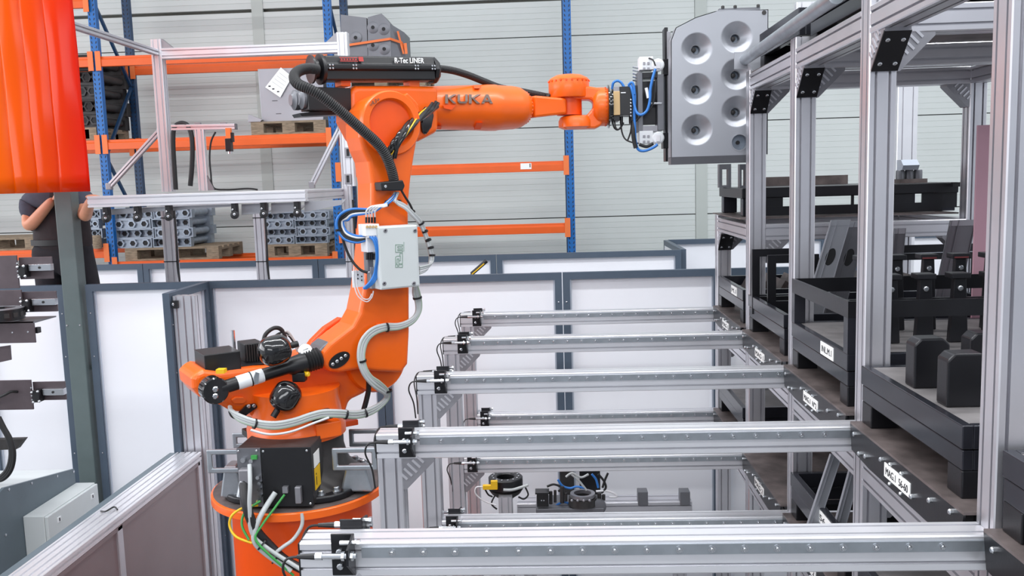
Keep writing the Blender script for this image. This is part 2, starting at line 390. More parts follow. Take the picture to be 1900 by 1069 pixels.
for k in range(5):
    top = (ZB+.02 if k == 3 else ZB+.05) if k < 4 else 3.12
    x, y = XP[k]+PW/2, YR[k]+PW/2
    MB().beam((x, y, 0), (x, y, top), PW, PW, up=(0, 1, 0)).build('post', 'alu', rack)
    MB().beam((XR+PW/2, y, 0), (XR+PW/2, y, ZB-.001 if k < 4 else 3.12), PW, PW, up=(0, 1, 0)).build('post', 'alu', rack)
for k in range(4):                                       # beams running in depth, at three levels
    xa, xb = XP[k]+PW/2, XP[k+1]+PW/2
    y0, y1 = YR[k]+PW, YR[k+1]
    for z in ([ZB, 2.345, 1.61] if k < 3 else [3.105, 2.345, 1.61]):
        MB().beam((xa, y0, z-PW/2), (xb, y1, z-PW/2), PW, PW).build('depth_beam', 'alu', rack)
        MB().beam((XR+PW/2, y0, z-PW/2), (XR+PW/2, y1, z-PW/2), PW, PW).build('depth_beam', 'alu', rack)
        if z in (ZB, 3.105): gusset(rack, (xb, y1, z-PW), (0, -1, 0), (0, 0, -1), X3)
for k in range(5):
    y = YR[k]+PW/2
    for z in ([ZB, 2.345, 1.61] if k < 4 else [3.105, 2.345, 1.61]):
        MB().beam((XP[k]+PW, y, z-PW/2), (XR, y, z-PW/2), PW, PW).build('cross_beam', 'alu', rack)
        if k > 0: gusset(rack, (XP[k]+PW, y, z-PW), (1, 0, 0), (0, 0, -1), Y3, cover=False)
    if 0 < k < 4: gusset(rack, (XR, y, ZB-PW), (-1, 0, 0), (0, 0, -1), Y3, cover=False)
y = YR[3]+PW/2
MB().beam((XP[3]+PW, y, 3.105-PW/2), (XR, y, 3.105-PW/2), PW, PW).build('cross_beam', 'alu', rack)
gusset(rack, (XP[3]+PW, y, 3.105-PW), (1, 0, 0), (0, 0, -1), Y3, cover=False); gusset(rack, (XR, y, 3.105-PW), (-1, 0, 0), (0, 0, -1), Y3, cover=False)
# shelf plates with a front lip carrying bolts and a written tag
def shelf(k, z, txt, lip=True, ylen=None, x0=None):
    ya, yb = (YR[k]+PW+.005, YR[k+1]-.005) if k >= 0 else (YR[0]-.9, YR[0]-.01)
    kk = max(k, 0); xl = (XP[kk]-.03) if x0 is None else x0
    pl = MB().prism([(xl, ya, z-.008), (xl, yb, z-.008), (XR, yb, z-.008), (XR, ya, z-.008)], (0, 0, .008)).build('shelf_plate', 'brownsteel', rack)
    if lip:
        for yy_ in (ya+.05, (ya+yb)/2-.03, yb-.11): MB().box((xl+.05, yy_, z-.147), (xl+.11, yy_+.06, z-.008)).build('spacer', 'blacksteel', pl)
        MB().prism([(xl, ya+.0, z-.008), (xl, yb, z-.008), (xl, yb-.02, z-.100), (xl, yb-.20, z-.114), (xl, ya+.20, z-.114), (xl, ya+.02, z-.100)], (.006, 0, 0)).build('shelf_lip', 'blacksteel', pl)
        sc = MB(); L = yb-ya
        for f, dz in ((.07, .022), (.22, .04), (.36, .075), (.64, .04), (.80, .075), (.93, .03), (.13, .085), (.87, .085), (.45, .03), (.55, .03), (.45, .095), (.55, .095)):
            bolt(sc, (xl, ya+L*f, z-dz), -X3, .0085 if f not in (.45, .55) else .006, .012)
        sc.build('lip_bolts', 'steel', pl, kind='stuff')
        if txt:
            yc = ya+L*.5; tg = MB().box((xl-.003, yc-.105, z-.088), (xl, yc+.105, z-.042)).build('tag', 'paper', pl)
            lettering('tag_writing', txt, (xl-.0035, yc+.090, z-.078), -Y3, Z3, .024, 'ink', pl, .0006, .0, .18)['kind'] = 'stuff'
    return pl
shelf(0, 2.492, 'MAG.1  56-60'); shelf(1, 2.492, 'MAG.1  N°2'); shelf(2, 2.492, 'MAG 1'); shelf(3, 2.492, 'MAG 1'); shelf(-1, 2.492, None)
shelf(3, 3.14, None, False); shelf(2, ZB+.008, None, False, x0=XP[2]+.02); shelf(1, ZB+.008, None, False, x0=XP[2]+.02)
shelf(3, 1.757, 'MAG 2'); shelf(2, 1.757, 'MAG 2'); shelf(1, 1.757, 'MAG 2'); shelf(0, 1.757, 'MAG 2')
# ------------------------------------------------------------------ slide rails with their own legs and stop brackets
def stop_bracket(parent, x, y, z, s):
    # s = -1 on the near face, +1 on the far face of the rail
    b = MB().box((x, y, z-.088), (x+.062, y+s*.006, z+.026)).build('stop_bracket', 'blacksteel', parent, bevel=.002)
    MB().prism([(x+.056, y+s*.006, z+.026), (x+.056, y+s*.075, z+.010), (x+.056, y+s*.078, z-.030), (x+.056, y+s*.006, z-.086)], (.006, 0, 0)).build('bracket_wing', 'blacksteel', b)
    sn = MB(); zz = z-.012; yy = y+s*.058
    sn.cyl((x-.01, yy, zz), (x+.078, yy, zz), .0075, 10); sn.lathe((x+.040, yy, zz), X3, [(.012, 0), (.012, .008)], 6); sn.lathe((x+.063, yy, zz), X3, [(.012, 0), (.012, .008)], 6)
    sn.lathe((x-.028, yy, zz), X3, [(.010, 0), (.010, .018)], 8)
    sn.build('sensor', 'steel', b, smooth=35)
    MB().cyl((x-.075, yy, zz), (x-.028, yy, zz), .006, 8, .009).build('sensor_plug', 'black', b, smooth=35)
    st = MB(); st.cyl((x+.03, y+s*.03, z+.012), (x+.075, y+s*.03, z+.012), .006, 8); st.lathe((x+.075, y+s*.03, z+.012), X3, [(.010, 0), (.010, .008)], 6)
    st.build('stop_screw', 'steel', b)
    bo = MB(); bolt(bo, (x+.022, y+s*.006, z-.022), (0, s, 0), .009, .007); bolt(bo, (x+.022, y+s*.006, z-.062), (0, s, 0), .009, .007); bo.build('bracket_bolts', 'steel', b, kind='stuff')
    x0 = x-.075
    MB().tube([(x0, yy, zz), (x0-.03, yy, zz-.008), (x0-.045, yy-s*.02, zz-.05), (x0-.03, y+s*.005, zz-.12), (x0-.025, y-s*.01, zz-.2)], .0035, 6).build('sensor_cable', 'rubber', b, smooth=60)
    return b
names = ['nearest', 'second nearest', 'middle', 'second farthest', 'farthest']
def slide_rail(k, z, xl, label, post, t=None):
    y = YR[k]; xr = XP[k]-.001
    if t is None: t = thing('slide_rail', label, 'rail', (xl+.05, y+PW/2, 0), 'aluminium slide rails of the tray rack')
    MB().beam((xl, y+PW/2, z-PW/2), (xr, y+PW/2, z-PW/2), PW, PW).build('rail_profile', 'alu2', t)
    if post:
        MB().beam((xl+PW/2, y+PW/2, 0), (xl+PW/2, y+PW/2, z-PW), PW, PW, up=(0, 1, 0)).build('leg', 'alu', t)
        MB().box((xl-.006, y+.002, z-PW+.002), (xl, y+PW-.002, z-.002)).build('end_cap', 'black', t, bevel=.002)
    gusset(t, (xl+(PW if post else .0), y+PW/2, z-PW), (1, 0, 0), (0, 0, -1), Y3, cover=False, size=.12)
    xs = xl+(.155 if post else .05)
    g = MB().box((xs+.01, y-.006, z-.040), (xr-.02, y, z-.012)).build('guide_strip', 'galv', t)
    ho = MB(); n = int((xr-.02-xs-.05)/.083)
    for i in range(n): ho.lathe((xs+.09+i*.083, y-.006, z-.026), -Y3, [(.0105, 0), (.0105, .002), (.0075, .002), (.0075, .0005), (.0055, .0005), (.005, .005), (.003, .006)], 8)
    ho.build('strip_bolts', 'steel', g, kind='stuff')
    MB().box((xs+.01, y+PW, z-.040), (xr-.02, y+PW+.006, z-.012)).build('guide_strip', 'galv', t)
    xbk = xl+.085 if post else xl+.02
    stop_bracket(t, xbk, y, z, -1); stop_bracket(t, xbk, y+PW, z, 1)
    return t
for k in range(5):
    sr = slide_rail(k, ZT, [-.681, -.674, -.670, -.660, -.657][k], '%s of the five aluminium slide rail frames ending at the tray rack' % names[k], True)
    if k > 1: slide_rail(k, ZL, [0, 0, -.575, -.562, -.560][k], '', False, sr)
# ------------------------------------------------------------------ trays
def tray(k, z, label, top=2.70, low=None, group='black steel trays', tagtxt=None, xoff=0.0, deck=True, ysh=0):
    # z: shelf plate top; two stacked frames on four feet
    if k >= 0: yb = YR[k+1]-.012; ya = yb-.80
    else: yb = YR[0]-.02; ya = yb-.80
    xl = XP[max(k, 0)]+.004+xoff; xr = XR-.03; H = top-2.492
    t = thing('steel_tray', label, 'tray', ((xl+xr)/2, (ya+yb)/2, z), group)
    zt = z+H; zm = zt-.070; zb = zm-.058
    def ringf(z0, z1, name, m, ins=0, th=.03):
        for (a, b_) in (((xl+ins, ya+ins, z0), (xl+ins+th, yb-ins, z1)), ((xr-th, ya+ins, z0), (xr, yb-ins, z1)), ((xl+ins+th, ya+ins, z0), (xr-th, ya+ins+th, z1)), ((xl+ins+th, yb-ins-th, z0), (xr-th, yb-ins, z1))):
            MB().box(a, b_).build(name, m, t, bevel=.003)
    ringf(zm+.003, zt, 'upper_bar', 'traysteel'); ringf(zb, zm, 'lower_bar', 'traysteel', .004)
    for (fx, fy) in ((xl, ya), (xl, yb-.10), (xr-.10, ya), (xr-.10, yb-.10)):
        MB().box((fx+.004, fy+.004, z), (fx+.096, fy+.096, zb)).build('foot', 'blacksteel', t, bevel=.004)
    if deck: MB().box((xl+.03, ya+.03, zt-.012), (xr-.03, yb-.03, zt-.002)).build('deck', 'dustysteel', t)
    if tagtxt:
        yc = ya+.25; tg = MB().box((xl-.003, yc-.085, zm+.008), (xl, yc+.085, zt-.008)).build('tag', 'paper', t)
        lettering('tag_writing', tagtxt, (xl-.0035, yc+.065, zm+.022), -Y3, Z3, .026, 'ink', t, .0006, 0, .13)['kind'] = 'stuff'
    return t, xl, xr, ya, yb, zt
tD = tray(0, 2.492, 'black steel tray with dusty deck and upright black blocks beside the nearest pink-tinted post')
tC = tray(1, 2.492, 'black tray with a tall open frame on top and white tag', tagtxt='INL.M.1', deck=True)
tB = tray(2, 2.492, 'black tray holding upright black frames and leaning steel blades', deck=False)
tA = tray(3, 2.492, 'farthest middle-level black tray with small white tag', deck=False, tagtxt='M.1')
tE = tray(-1, 2.492, 'black tray cut off by the right edge of the picture')
tL3 = tray(3, 1.757, 'lower black tray behind the farthest lower slide rail', deck=True)
tL0 = tray(0, 1.757, 'lower black tray under the nearest written shelf lip', deck=True)
tL1 = tray(1, 1.757, 'lower black tray with small tag and two slanted blades', deck=False, tagtxt='56-1')
tT1 = tray(2, ZB+.008, 'black tray on the rack top beside the perforated grey panel', top=2.698, xoff=.06)
tT2 = tray(1, ZB+.008, 'black tray on the rack top nearer the middle posts', top=2.66, xoff=.07)
# upright blocks on the nearest tray
def block(px0, px1, py0, py1, y, label, ch=.02):
    a = at(px0, py1, y); b_ = at(px1, py0, y); zt = tD[5]-.002; w_ = b_.x-a.x; h = b_.z-zt
    P = [(a.x, y, zt), (b_.x, y, zt), (b_.x, y, zt+h-ch), (b_.x-ch, y, zt+h), (a.x+ch, y, zt+h), (a.x, y, zt+h-ch)]
    o = MB().prism(P, (0, .075, 0)).build('locating_block', 'blacksteel', bevel=.006); tag(o, label, 'block', 'upright black locating blocks on the nearest tray')
block(1696, 1764, 628, 700, 2.86, 'black upright block standing left on the dusty tray deck')
block(1757, 1838, 656, 735, 2.62, 'black upright block nearest the pink-tinted post on the dusty deck')
block(1800, 1852, 618, 672, 2.98, 'black upright block farthest back on the dusty deck, half hidden')
# tall frame on tray C with clamps
t, xl, xr, ya, yb, zt = tC
for (fx, fy) in ((xl, ya), (xl, yb-.05), (xr-.05, ya), (xr-.05, yb-.05)): MB().box((fx, fy, zt), (fx+.05, fy+.05, 2.84)).build('frame_leg', 'traysteel', t)
for a, b_ in (((xl, ya, 2.84), (xl+.012, yb, 2.905)), ((xl+.012, ya, 2.84), (xr, ya+.012, 2.905)), ((xl+.012, yb-.012, 2.84), (xr, yb, 2.905)), ((xr-.012, ya+.012, 2.84), (xr, yb-.012, 2.905))): MB().box(a, b_).build('top_bar', 'blacksteel', t)
for i in range(7):
    for j in range(2):
        x = xl+.20+i*.135; y = ya+.20+j*.30; z1 = 2.96+(.05 if j else 0)
        c = MB(); c.prism([(x, y, zt), (x+.075, y, zt), (x+.06, y, z1), (x+.015, y, z1)], (0, .03, 0)); c.box((x-.005, y-.02, z1), (x+.07, y+.05, z1+.022))
        c = c.build('clamp', 'blacksteel', t, bevel=.003)
        if j and i > 1: MB().box((x, y-.022, z1+.003), (x+.06, y-.02, z1+.010)).build('pad', 'redpad', c)
        k = MB(); bolt(k, (x+.037, y, z1-.04), -Y3, .011, .008); k.build('clamp_bolt', 'steel', c)
MB().box((xl+.05, ya+.36, zt+.13), (xr-.05, ya+.38, zt+.16)).build('cross_bar', 'blacksteel', t)
# things in tray B: upright frames, blades and a bar
t, xl, xr, ya, yb, zt = tB
def hframe(px0, px1, py0, y, w_, label, zbot):
    a = at(px0, py0, y); b_ = at(px1, py0, y); o = thing('upright_frame', label, 'frame', ((a.x+b_.x)/2, y, zbot), 'black frames in the trays')
    MB().box((a.x, y, zbot), (a.x+w_, y+.02, a.z)).build('side_bar', 'blacksteel', o); MB().box((b_.x-w_, y, zbot), (b_.x, y+.02, a.z)).build('side_bar', 'blacksteel', o)
    MB().box((a.x+w_, y, a.z-w_), (b_.x-w_, y+.02, a.z)).build('head_bar', 'blacksteel', o); MB().box((a.x+w_, y, zbot), (b_.x-w_, y+.02, zbot+.10)).build('foot_bar', 'blacksteel', o)
hframe(1396, 1500, 463, 5.12, .042, 'taller black upright frame right beside the second rack post', 2.60)
hframe(1425, 1520, 474, 4.92, .045, 'smaller black upright frame in front of the taller one', 2.60)
for a, b_ in (((xl+.03, ya+.25, 2.58), (xr-.03, ya+.31, 2.60)), ((xl+.03, ya+.5, 2.58), (xr-.03, ya+.56, 2.60)), ((xl+.03, ya+.62, 2.58), (xr-.03, ya+.68, 2.60))): MB().box(a, b_).build('carrier_bar', 'blacksteel', t)
def blade(px0, py0, px1, py1, wpx, y, label, m, hole=True, bot=2.60, grp='steel blades standing in the trays'):
    a = at(px0, py0, y); b_ = at(px1, py1, y+.0); d = (a-b_); L = d.length; d.normalize()
    a2 = b_+d*((b_.z-bot)/d.z)*-1; wv = V((wpx/F_*y, 0, 0)); ext = b_+d*(-(b_.z-bot)/d.z)
    o = thing('bent_steel_sheet', label, 'sheet', (ext.x, y, bot), grp)
    mb = MB(); N = 12; hc = b_+d*L*.34+wv*.5; hr = wpx/F_*y*.24
    P = [ext, ext+wv, a+wv, a]
    mb.prism(P, (0, .012, 0)); bd = mb.build('sheet_face', m, o)
    MB().prism([a+V((0, -.004, 0)), a+wv+V((0, -.004, 0)), a+wv-d*.03+V((0, -.004, 0)), a-d*.03+V((0, -.004, 0))], (0, .004, 0)).build('top_fold', 'sheet', bd)
    for f in (.02, .30, .96): MB().prism([ext+wv*f+V((0, -.006, 0)), ext+wv*(f+.025)+V((0, -.006, 0)), a+wv*(f+.025)+V((0, -.006, 0)), a+wv*f+V((0, -.006, 0))], (0, .006, 0)).build('fold_rib', m, bd)
    if hole:
        h = MB(); ez = V((0, -1, 0)); pts = [hc+wv.normalized()*hr*math.cos(2*math.pi*i/20)+d*hr*1.9*math.sin(2*math.pi*i/20) for i in range(20)]
        h.prism([p_+V((0, -.002, 0)) for p_ in pts], (0, .002, 0)); h.build('oval_opening', 'pipedark', bd)
blade(1542, 409, 1512, 512, 36, 4.88, 'pale steel blade with oval hole leaning in the tray, left of two', 'sheet')
blade(1574, 412, 1548, 512, 36, 4.98, 'darker steel blade with oval hole leaning behind the pale one', 'sheetdark')
blade(1764, 409, 1742, 512, 46, 4.80, 'scuffed grey steel blade leaning by the mauve panel', 'sheetdark', False)
blade(1660, 424, 1652, 512, 20, 5.02, 'narrow steel blade peeping out right of the middle post', 'sheetdark', False)
a = at(1656, 456, 5.14); b_ = at(1752, 481, 5.14)
o = thing('black_bar', 'long black flat bar lying across the rack in front of the far fence', 'bar', ((a.x+b_.x)/2, 5.14, b_.z)); MB().box((a.x-.2, 5.14, b_.z), (b_.x+.2, 5.16, a.z)).build('bar_plate', 'blacksteel', o); MB().box((a.x-.2, 5.13, (a.z+b_.z)/2-.004), (b_.x+.2, 5.14, (a.z+b_.z)/2)).build('edge_strip', 'steel', o)
for x in (a.x-.17, b_.x+.17): MB().box((x-.015, 5.145, 2.60), (x+.015, 5.155, b_.z)).build('stay', 'blacksteel', o)
sx = at(1806, 400, 4.40).x; zt_ = at(1806, 233, 4.40).z
o = MB().box((sx, 4.385, 2.492), (XR-.02, 4.397, zt_)).build('mauve_sheet', 'mauve', bevel=.002); tag(o, 'upright mauve sheet standing behind the pink-tinted post', 'panel')
# stripes of stacked dark plates in tray A
t, xl, xr, ya, yb, zt = tA
for i in range(9): MB().obox((xl+.16+i*.12, ya+.45, zt-.05), V((.5, 0, .86)), Y3, V((.86, 0, -.5)), .16, .5, .03).build('slanted_plate', 'brownsteel', t)
for i in range(2): MB().box((xl+.03, ya+.2+i*.35, zt-.10), (xr-.03, ya+.26+i*.35, zt-.07)).build('carrier_bar', 'blacksteel', t)
# top level trestle tray of bay A
yb = YR[4]-.0; ya = 5.51; xl = 1.165; xr = 2.455; zb, zt = 3.142, 3.313
t = thing('trestle_tray', 'long black trestle tray on the upper shelf with see-through windows', 'tray', ((xl+xr)/2, 5.9, zb))
MB().box((xl, ya, 3.25), (xr, yb, zt)).build('top_slab', 'blacksteel', t, bevel=.006)
yb -= .01
for fx in (xl+.01, xr-.10):
    for fy in (ya+.02, yb-.10): MB().box((fx, fy, zb), (fx+.09, fy+.08, 3.25)).build('leg', 'traysteel', t, bevel=.004)
wx = [at(p_, 380, ya).x for p_ in (1383, 1453, 1465, 1513, 1580, 1585, 1640, 1698, 1711, 1776)]
for a, b_ in ((0, 1), (4, 5), (6, 7), (8, 9)): MB().box((wx[a], ya+.004, zb+.02), (wx[b_], ya+.016, 3.25)).build('front_web', 'blacksteel', t)
MB().box((xl+.1, ya+.002, zb+.001), (xr-.1, ya+.016, zb+.055)).build('front_sill', 'blacksteel', t)
MB().box((xl+.18, yb-.05, zt), (2.02, yb-.03, zt+.06)).build('back_rail', 'brownsteel', t)
MB().box((1.60, ya+.3, zt), (1.66, ya+.36, zt+.045)).build('stop', 'blacksteel', t)
# fixtures standing on the trestle tray
def ubracket(px0, px1, py0, y, label):
    a = at(px0, py0, y); b_ = at(px1, py0, y); o = thing('clevis_bracket', label, 'bracket', ((a.x+b_.x)/2, y, zt), 'grey clevis brackets on the trestle tray')
    w_ = (b_.x-a.x)*.25
    MB().box((a.x, y-.03, zt), (a.x+w_, y+.03, a.z)).build('cheek', 'sheetdark', o); MB().box((b_.x-w_, y-.03, zt), (b_.x, y+.03, a.z)).build('cheek', 'sheetdark', o)
    MB().box((a.x+w_, y-.03, a.z-.035), (b_.x-w_, y+.03, a.z)).build('bridge', 'sheetdark', o); MB().box((a.x+w_, y-.03, zt), (b_.x-w_, y+.03, zt+.015)).build('base', 'sheetdark', o)
ubracket(1333, 1355, 305, 6.1, 'grey clevis bracket at the far left end of the trestle tray'); ubracket(1371, 1384, 305, 5.72, 'grey clevis bracket left of the second rack post')
a = at(1664, 316, 5.75); o = thing('cylinder_fixture', 'small dark fixture of paired drums under a clear blue cover', 'fixture', (a.x+.08, 5.75, zt))
MB().box((a.x, 5.70, zt), (a.x+.17, 5.82, zt+.025)).build('base', 'brownsteel', o)
for i in range(3): MB().lathe((a.x+.025+i*.055, 5.76, zt+.025), Z3, [(.026, 0), (.026, .05), (.022, .056)], 14).build('drum', 'sheetdark', o, smooth=35)
c = MB(); c.box((a.x+.02, 5.80, zt+.08), (a.x+.12, 5.806, zt+.145)); c.build('cover_back', 'trim', o)
MB().prism([(a.x+.02, 5.70, zt+.11), (a.x+.02, 5.74, zt+.145), (a.x+.02, 5.80, zt+.145), (a.x+.02, 5.80, zt+.08), (a.x+.02, 5.72, zt+.081)], (.10, 0, 0)).build('cover', 'trim', o)
q = at(1776, 342, 5.46); o = thing('proximity_sensor', 'tiny yellow sensor clipped at the trestle tray corner', 'sensor', q)
MB().box(q-V((.03, .012, .014)), q+V((.022, .012, .012))).build('clip', 'black', o); MB().box(q+V((.022, -.01, -.004)), q+V((.045, .01, .022))).build('body', 'yellow', o)
MB().tube([q+V((.045, 0, 0)), q+V((.08, -.01, -.015)), q+V((.13, -.02, -.03))], .003, 6).build('cable', 'rubber', o)
# lower tray C: slanted blades; lower clamps
t, xl, xr, ya, yb, zt = tL1
for i in range(6):
    x = xl+.10+i*.12; c = MB().prism([(x, ya+.15+.08*i, zt-.09), (x+.09, ya+.15+.08*i, zt-.09), (x+.09, ya+.15+.08*i, zt-.01), (x+.07, ya+.15+.08*i, zt+.01), (x+.02, ya+.15+.08*i, zt+.01), (x, ya+.15+.08*i, zt-.01)], (0, .02, 0)).build('rest', 'blacksteel', t)
for i in range(2): MB().box((xl+.03, ya+.2+i*.4, zt-.12), (xr-.03, ya+.26+i*.4, zt-.09)).build('carrier_bar', 'blacksteel', t)
blade(1541, 843, 1514, 925, 22, 3.75, 'grey slanted blade in the lower tray, the rear of two', 'sheet', False, 1.86, 'slanted blades in the lower tray')
blade(1577, 868, 1556, 945, 22, 3.62, 'grey slanted blade in the lower tray, the nearer of two', 'sheet', False, 1.86, 'slanted blades in the lower tray')
# round guard pipe along the rack top
o = thing('guard_pipe', 'galvanised round pipe running along the top of the rack posts', 'pipe', (1.12, 4.3, 3.99))
pz = 4.046
MB().cyl((1.13, 5.27, pz), (1.08, 3.47, pz), .030, 20).build('pipe', 'galv', o, smooth=40)
MB().box((1.07, 5.27, pz-.05), (1.145, 5.28, pz+.045)).build('end_plate', 'sheet', o)
MB().box((1.07, 3.34, pz-.025), (1.19, 3.42, pz+.01)).build('near_bracket', 'galv', o, bevel=.004); MB().tube([(1.16, 3.36, pz+.02), (1.13, 3.26, pz+.03), (1.19, 3.18, pz-.03)], .010, 8).build('hook', 'white', o)
# rear support frame seen through the rack
o = thing('rear_frame', 'pale aluminium frame standing behind the tray rack', 'frame', (2.5, 7.5, 0))
for px_, top in ((1494, 5), (1681, 100)):
    c = at(px_, 200 if px_ > 1600 else 40, 7.5); tz = at(px_, top, 7.5).z
    MB().beam((c.x, 7.5, 0), (c.x, 7.5, tz), .16, .08, 2, 1, up=(0, 1, 0)).build('post', 'alu2', o)
MB().beam((at(1494, 40, 7.5).x+.08, 7.5, 2.2), (at(1681, 200, 7.5).x-.08, 7.5, 2.2), .08, .08, 1, 1).build('cross_bar', 'alu', o)
# ================================================================== six-axis robot
PSI = math.radians(35)
U = V((math.cos(PSI), math.sin(PSI), 0)); N = V((math.sin(PSI), -math.cos(PSI), 0))
YA = 4.45
pc = at(557, 896, YA); A1 = V((pc.x, YA, 0)); ZP = pc.z          # plate centre, plate top
def rw(px, py, v): d = ray(px, py); t = ((A1-CAM).dot(N)+v)/d.dot(N); return CAM+d*t
def rpoly(pts, v): return [rw(x, y, v) for x, y in pts]
robot = thing('industrial_robot', 'large orange six-axis industrial robot arm on a round pedestal', 'robot', (A1.x, A1.y, 0))
# pedestal
RP = (A1-at(402, 906, YA)).xy.length
pr = (at(690, 1000, YA).x-at(442, 1000, YA).x)/2
pcx = (at(690, 1000, YA).x+at(442, 1000, YA).x)/2
MB().lathe((pcx, YA, 0), Z3, [(pr, 0), (pr, ZP-.04)], 48).build('pedestal', 'orange2', robot, smooth=40)
MB().lathe((A1.x, YA, ZP-.045), Z3, [(RP-.02, 0), (RP, .006), (RP, .04), (RP-.006, .045)], 64).build('pedestal_rim', 'orange', robot, smooth=40)
MB().lathe((pcx, YA, 0), Z3, [(.62, 0), (.62, .03)], 40).build('foot_plate', 'orange2', robot)
for i in range(8):
    a = math.pi*2*i/8+.3; d = V((math.cos(a), math.sin(a), 0)); o = V((pcx, YA, .03))
    MB().prism([o+d*(pr-.005), o+d*.60, o+d*.60+Z3*.05, o+d*(pr-.005)+Z3*1.05], d.cross(Z3)*.02).build('gusset_plate', 'orange', robot)
MB().lathe((A1.x, YA, ZP), Z3, [(RP-.012, 0), (RP-.012, .004)], 64).build('plate_top', 'brownsteel', robot)
# base casting (black), lobed foot with bolts
ft = MB(); n = 48; P = []
for i in range(n):
    a = 2*math.pi*i/n; r = .365+.03*max(0, math.cos(4*(a-math.pi/4)))**1.0; P.append((A1.x+r*math.cos(a), YA+r*math.sin(a), ZP+.004))
ft.prism(P, (0, 0, .035)); ft.build('base_flange', 'blacksteel', robot, smooth=30, bevel=.008)
MB().lathe((A1.x, YA, ZP+.039), Z3, [(.34, 0), (.30, .03), (.255, .08), (.235, .16), (.235, .23)], 40).build('base_casting', 'pipeblack', robot, smooth=50)
bl = MB()
for i in range(4):
    for da in (-.22, .02, .24):
        a = math.pi/4+i*math.pi/2+da; r = .345
        q = V((A1.x+r*math.cos(a), YA+r*math.sin(a), ZP+.039)); bl.lathe(q, Z3, [(.026, 0), (.026, .004), (.016, .005), (.016, .02), (.013, .023)], 10)
bl.build('base_bolts', 'steel', robot, kind='stuff')
# forklift pockets
def pocket(px0, px1, py0, py1, y, dep=.10):
    a = at(px0, py1, y); b = at(px1, py0, y); x0, x1, z0, z1 = a.x, b.x, a.z, b.z; t = .026
    mb = MB(); mb.box((x0, y, z0), (x1, y+.008, z0+t)); mb.box((x0, y, z1-t), (x1, y+.008, z1)); mb.box((x0, y, z0+t), (x0+t, y+.008, z1-t)); mb.box((x1-t, y, z0+t), (x1, y+.008, z1-t))
    f = MB(); out = [(x0, z0), (x1, z0), (x1, z1), (x0, z1)]; inn = [(x0+t, z0+t), (x1-t, z0+t), (x1-t, z1-t), (x0+t, z1-t)]
    vs = [(x, y+d, z) for d in (0, dep) for x, z in out+inn]; fs = []
    for i in range(4):
        j = (i+1) % 4; fs += [(i, j, 4+j, 4+i), (8+j, 8+i, 12+i, 12+j), (j, i, 8+i, 8+j), (4+i, 4+j, 12+j, 12+i)]
    f.add(vs, fs); f.build('fork_pocket', 'galv', robot, bevel=.006)
pocket(385, 452, 834, 879, 4.15, .016); pocket(617, 698, 831, 874, 4.22, .016); pocket(432, 500, 803, 832, 4.75, .016); pocket(648, 712, 796, 830, 4.68, .016)
for px0, px1, py, y in ((405, 450, 884, 4.18), (630, 690, 888, 4.24)):
    a = at(px0, py, y); b = at(px1, py, y); MB().prism([(a.x, y, ZP+.02), (b.x, y, ZP+.02), (b.x-.03, y, a.z+.05), (a.x+.03, y, a.z+.05)], (0, .10, 0)).build('pocket_saddle', 'galv', robot, bevel=.01)
# connection box at the back of the base
yb = 4.07; a = at(447, 940, yb); b = at(576, 829, yb); x0, x1, z0, z1 = a.x, b.x, max(a.z, ZP+.004), b.z
bx = MB().box((x0, yb, z0), (x1, yb+.26, z1)).build('connection_box', 'pipeblack', robot, bevel=.004)
xm = at(488, 880, yb).x
MB().box((xm, yb-.012, z0), (x1+.004, yb, z1+.002)).build('box_cover', 'black', bx, bevel=.002)
MB().box((x0, yb-.008, z0), (xm-.004, yb, z1)).build('plug_panel', 'sheetdark', bx)
sc = MB()
for x, z in ((xm+.012, z1-.015), (x1-.015, z1-.015), (x1-.012, z0+.015), (x0+.01, z1-.012), (xm-.02, z1-.012)): bolt(sc, (x, yb-.012, z), -Y3, .006, .005)
sc.build('cover_screws', 'steel', bx, kind='stuff')
pl = MB()
for fx, fz, r in ((.3, .82, .012), (.62, .80, .010), (.35, .60, .012), (.85, .52, .009), (.9, .42, .009), (.88, .32, .009), (.9, .2, .009), (.8, .12, .009)): pl.cyl((x0+(xm-x0)*fx, yb-.008, z0+(z1-z0)*fz), (x0+(xm-x0)*fx, yb-.032, z0+(z1-z0)*fz), r, 10)
pl.build('small_plugs', 'steel', bx, smooth=35, kind='stuff')
MB().box((x0+.02, yb-.06, z0+.13), (x0+.075, yb-.008, z0+.20)).build('large_plug', 'cast', bx, bevel=.006)
MB().cyl((x0+.04, yb-.045, z0+.14), (x0+.025, yb-.06, z0+.07), .022, 12).build('plug_gland', 'steel', bx, smooth=35)
MB().box((x0+.072, yb-.022, z0+.238), (x0+.10, yb-.008, z0+.256)).build('green_plug', 'greenwire', bx)
q = V((x1-.062, yb-.012, z0+.075)); MB().box(q+V((-.014, -.03, -.05)), q+V((.014, 0, .03))).build('grey_plug', 'cast', bx, bevel=.003)
MB().box((xm+.10, yb-.035, z0+.075), (xm+.125, yb-.012, z0+.105)).build('wire_plug', 'cast', bx)
ys = yb+.04
for za, zb, m in ((.17, .24, 'paper'), (.06, .165, 'yellow')): MB().box((x1, ys, z0+za), (x1+.002, ys+.1, z0+zb)).build('warning_label', m, bx)
lettering('label_mark', 'i', (x1+.003, ys+.02, z0+.08), Y3, Z3, .06, 'ink', bx, .0004)
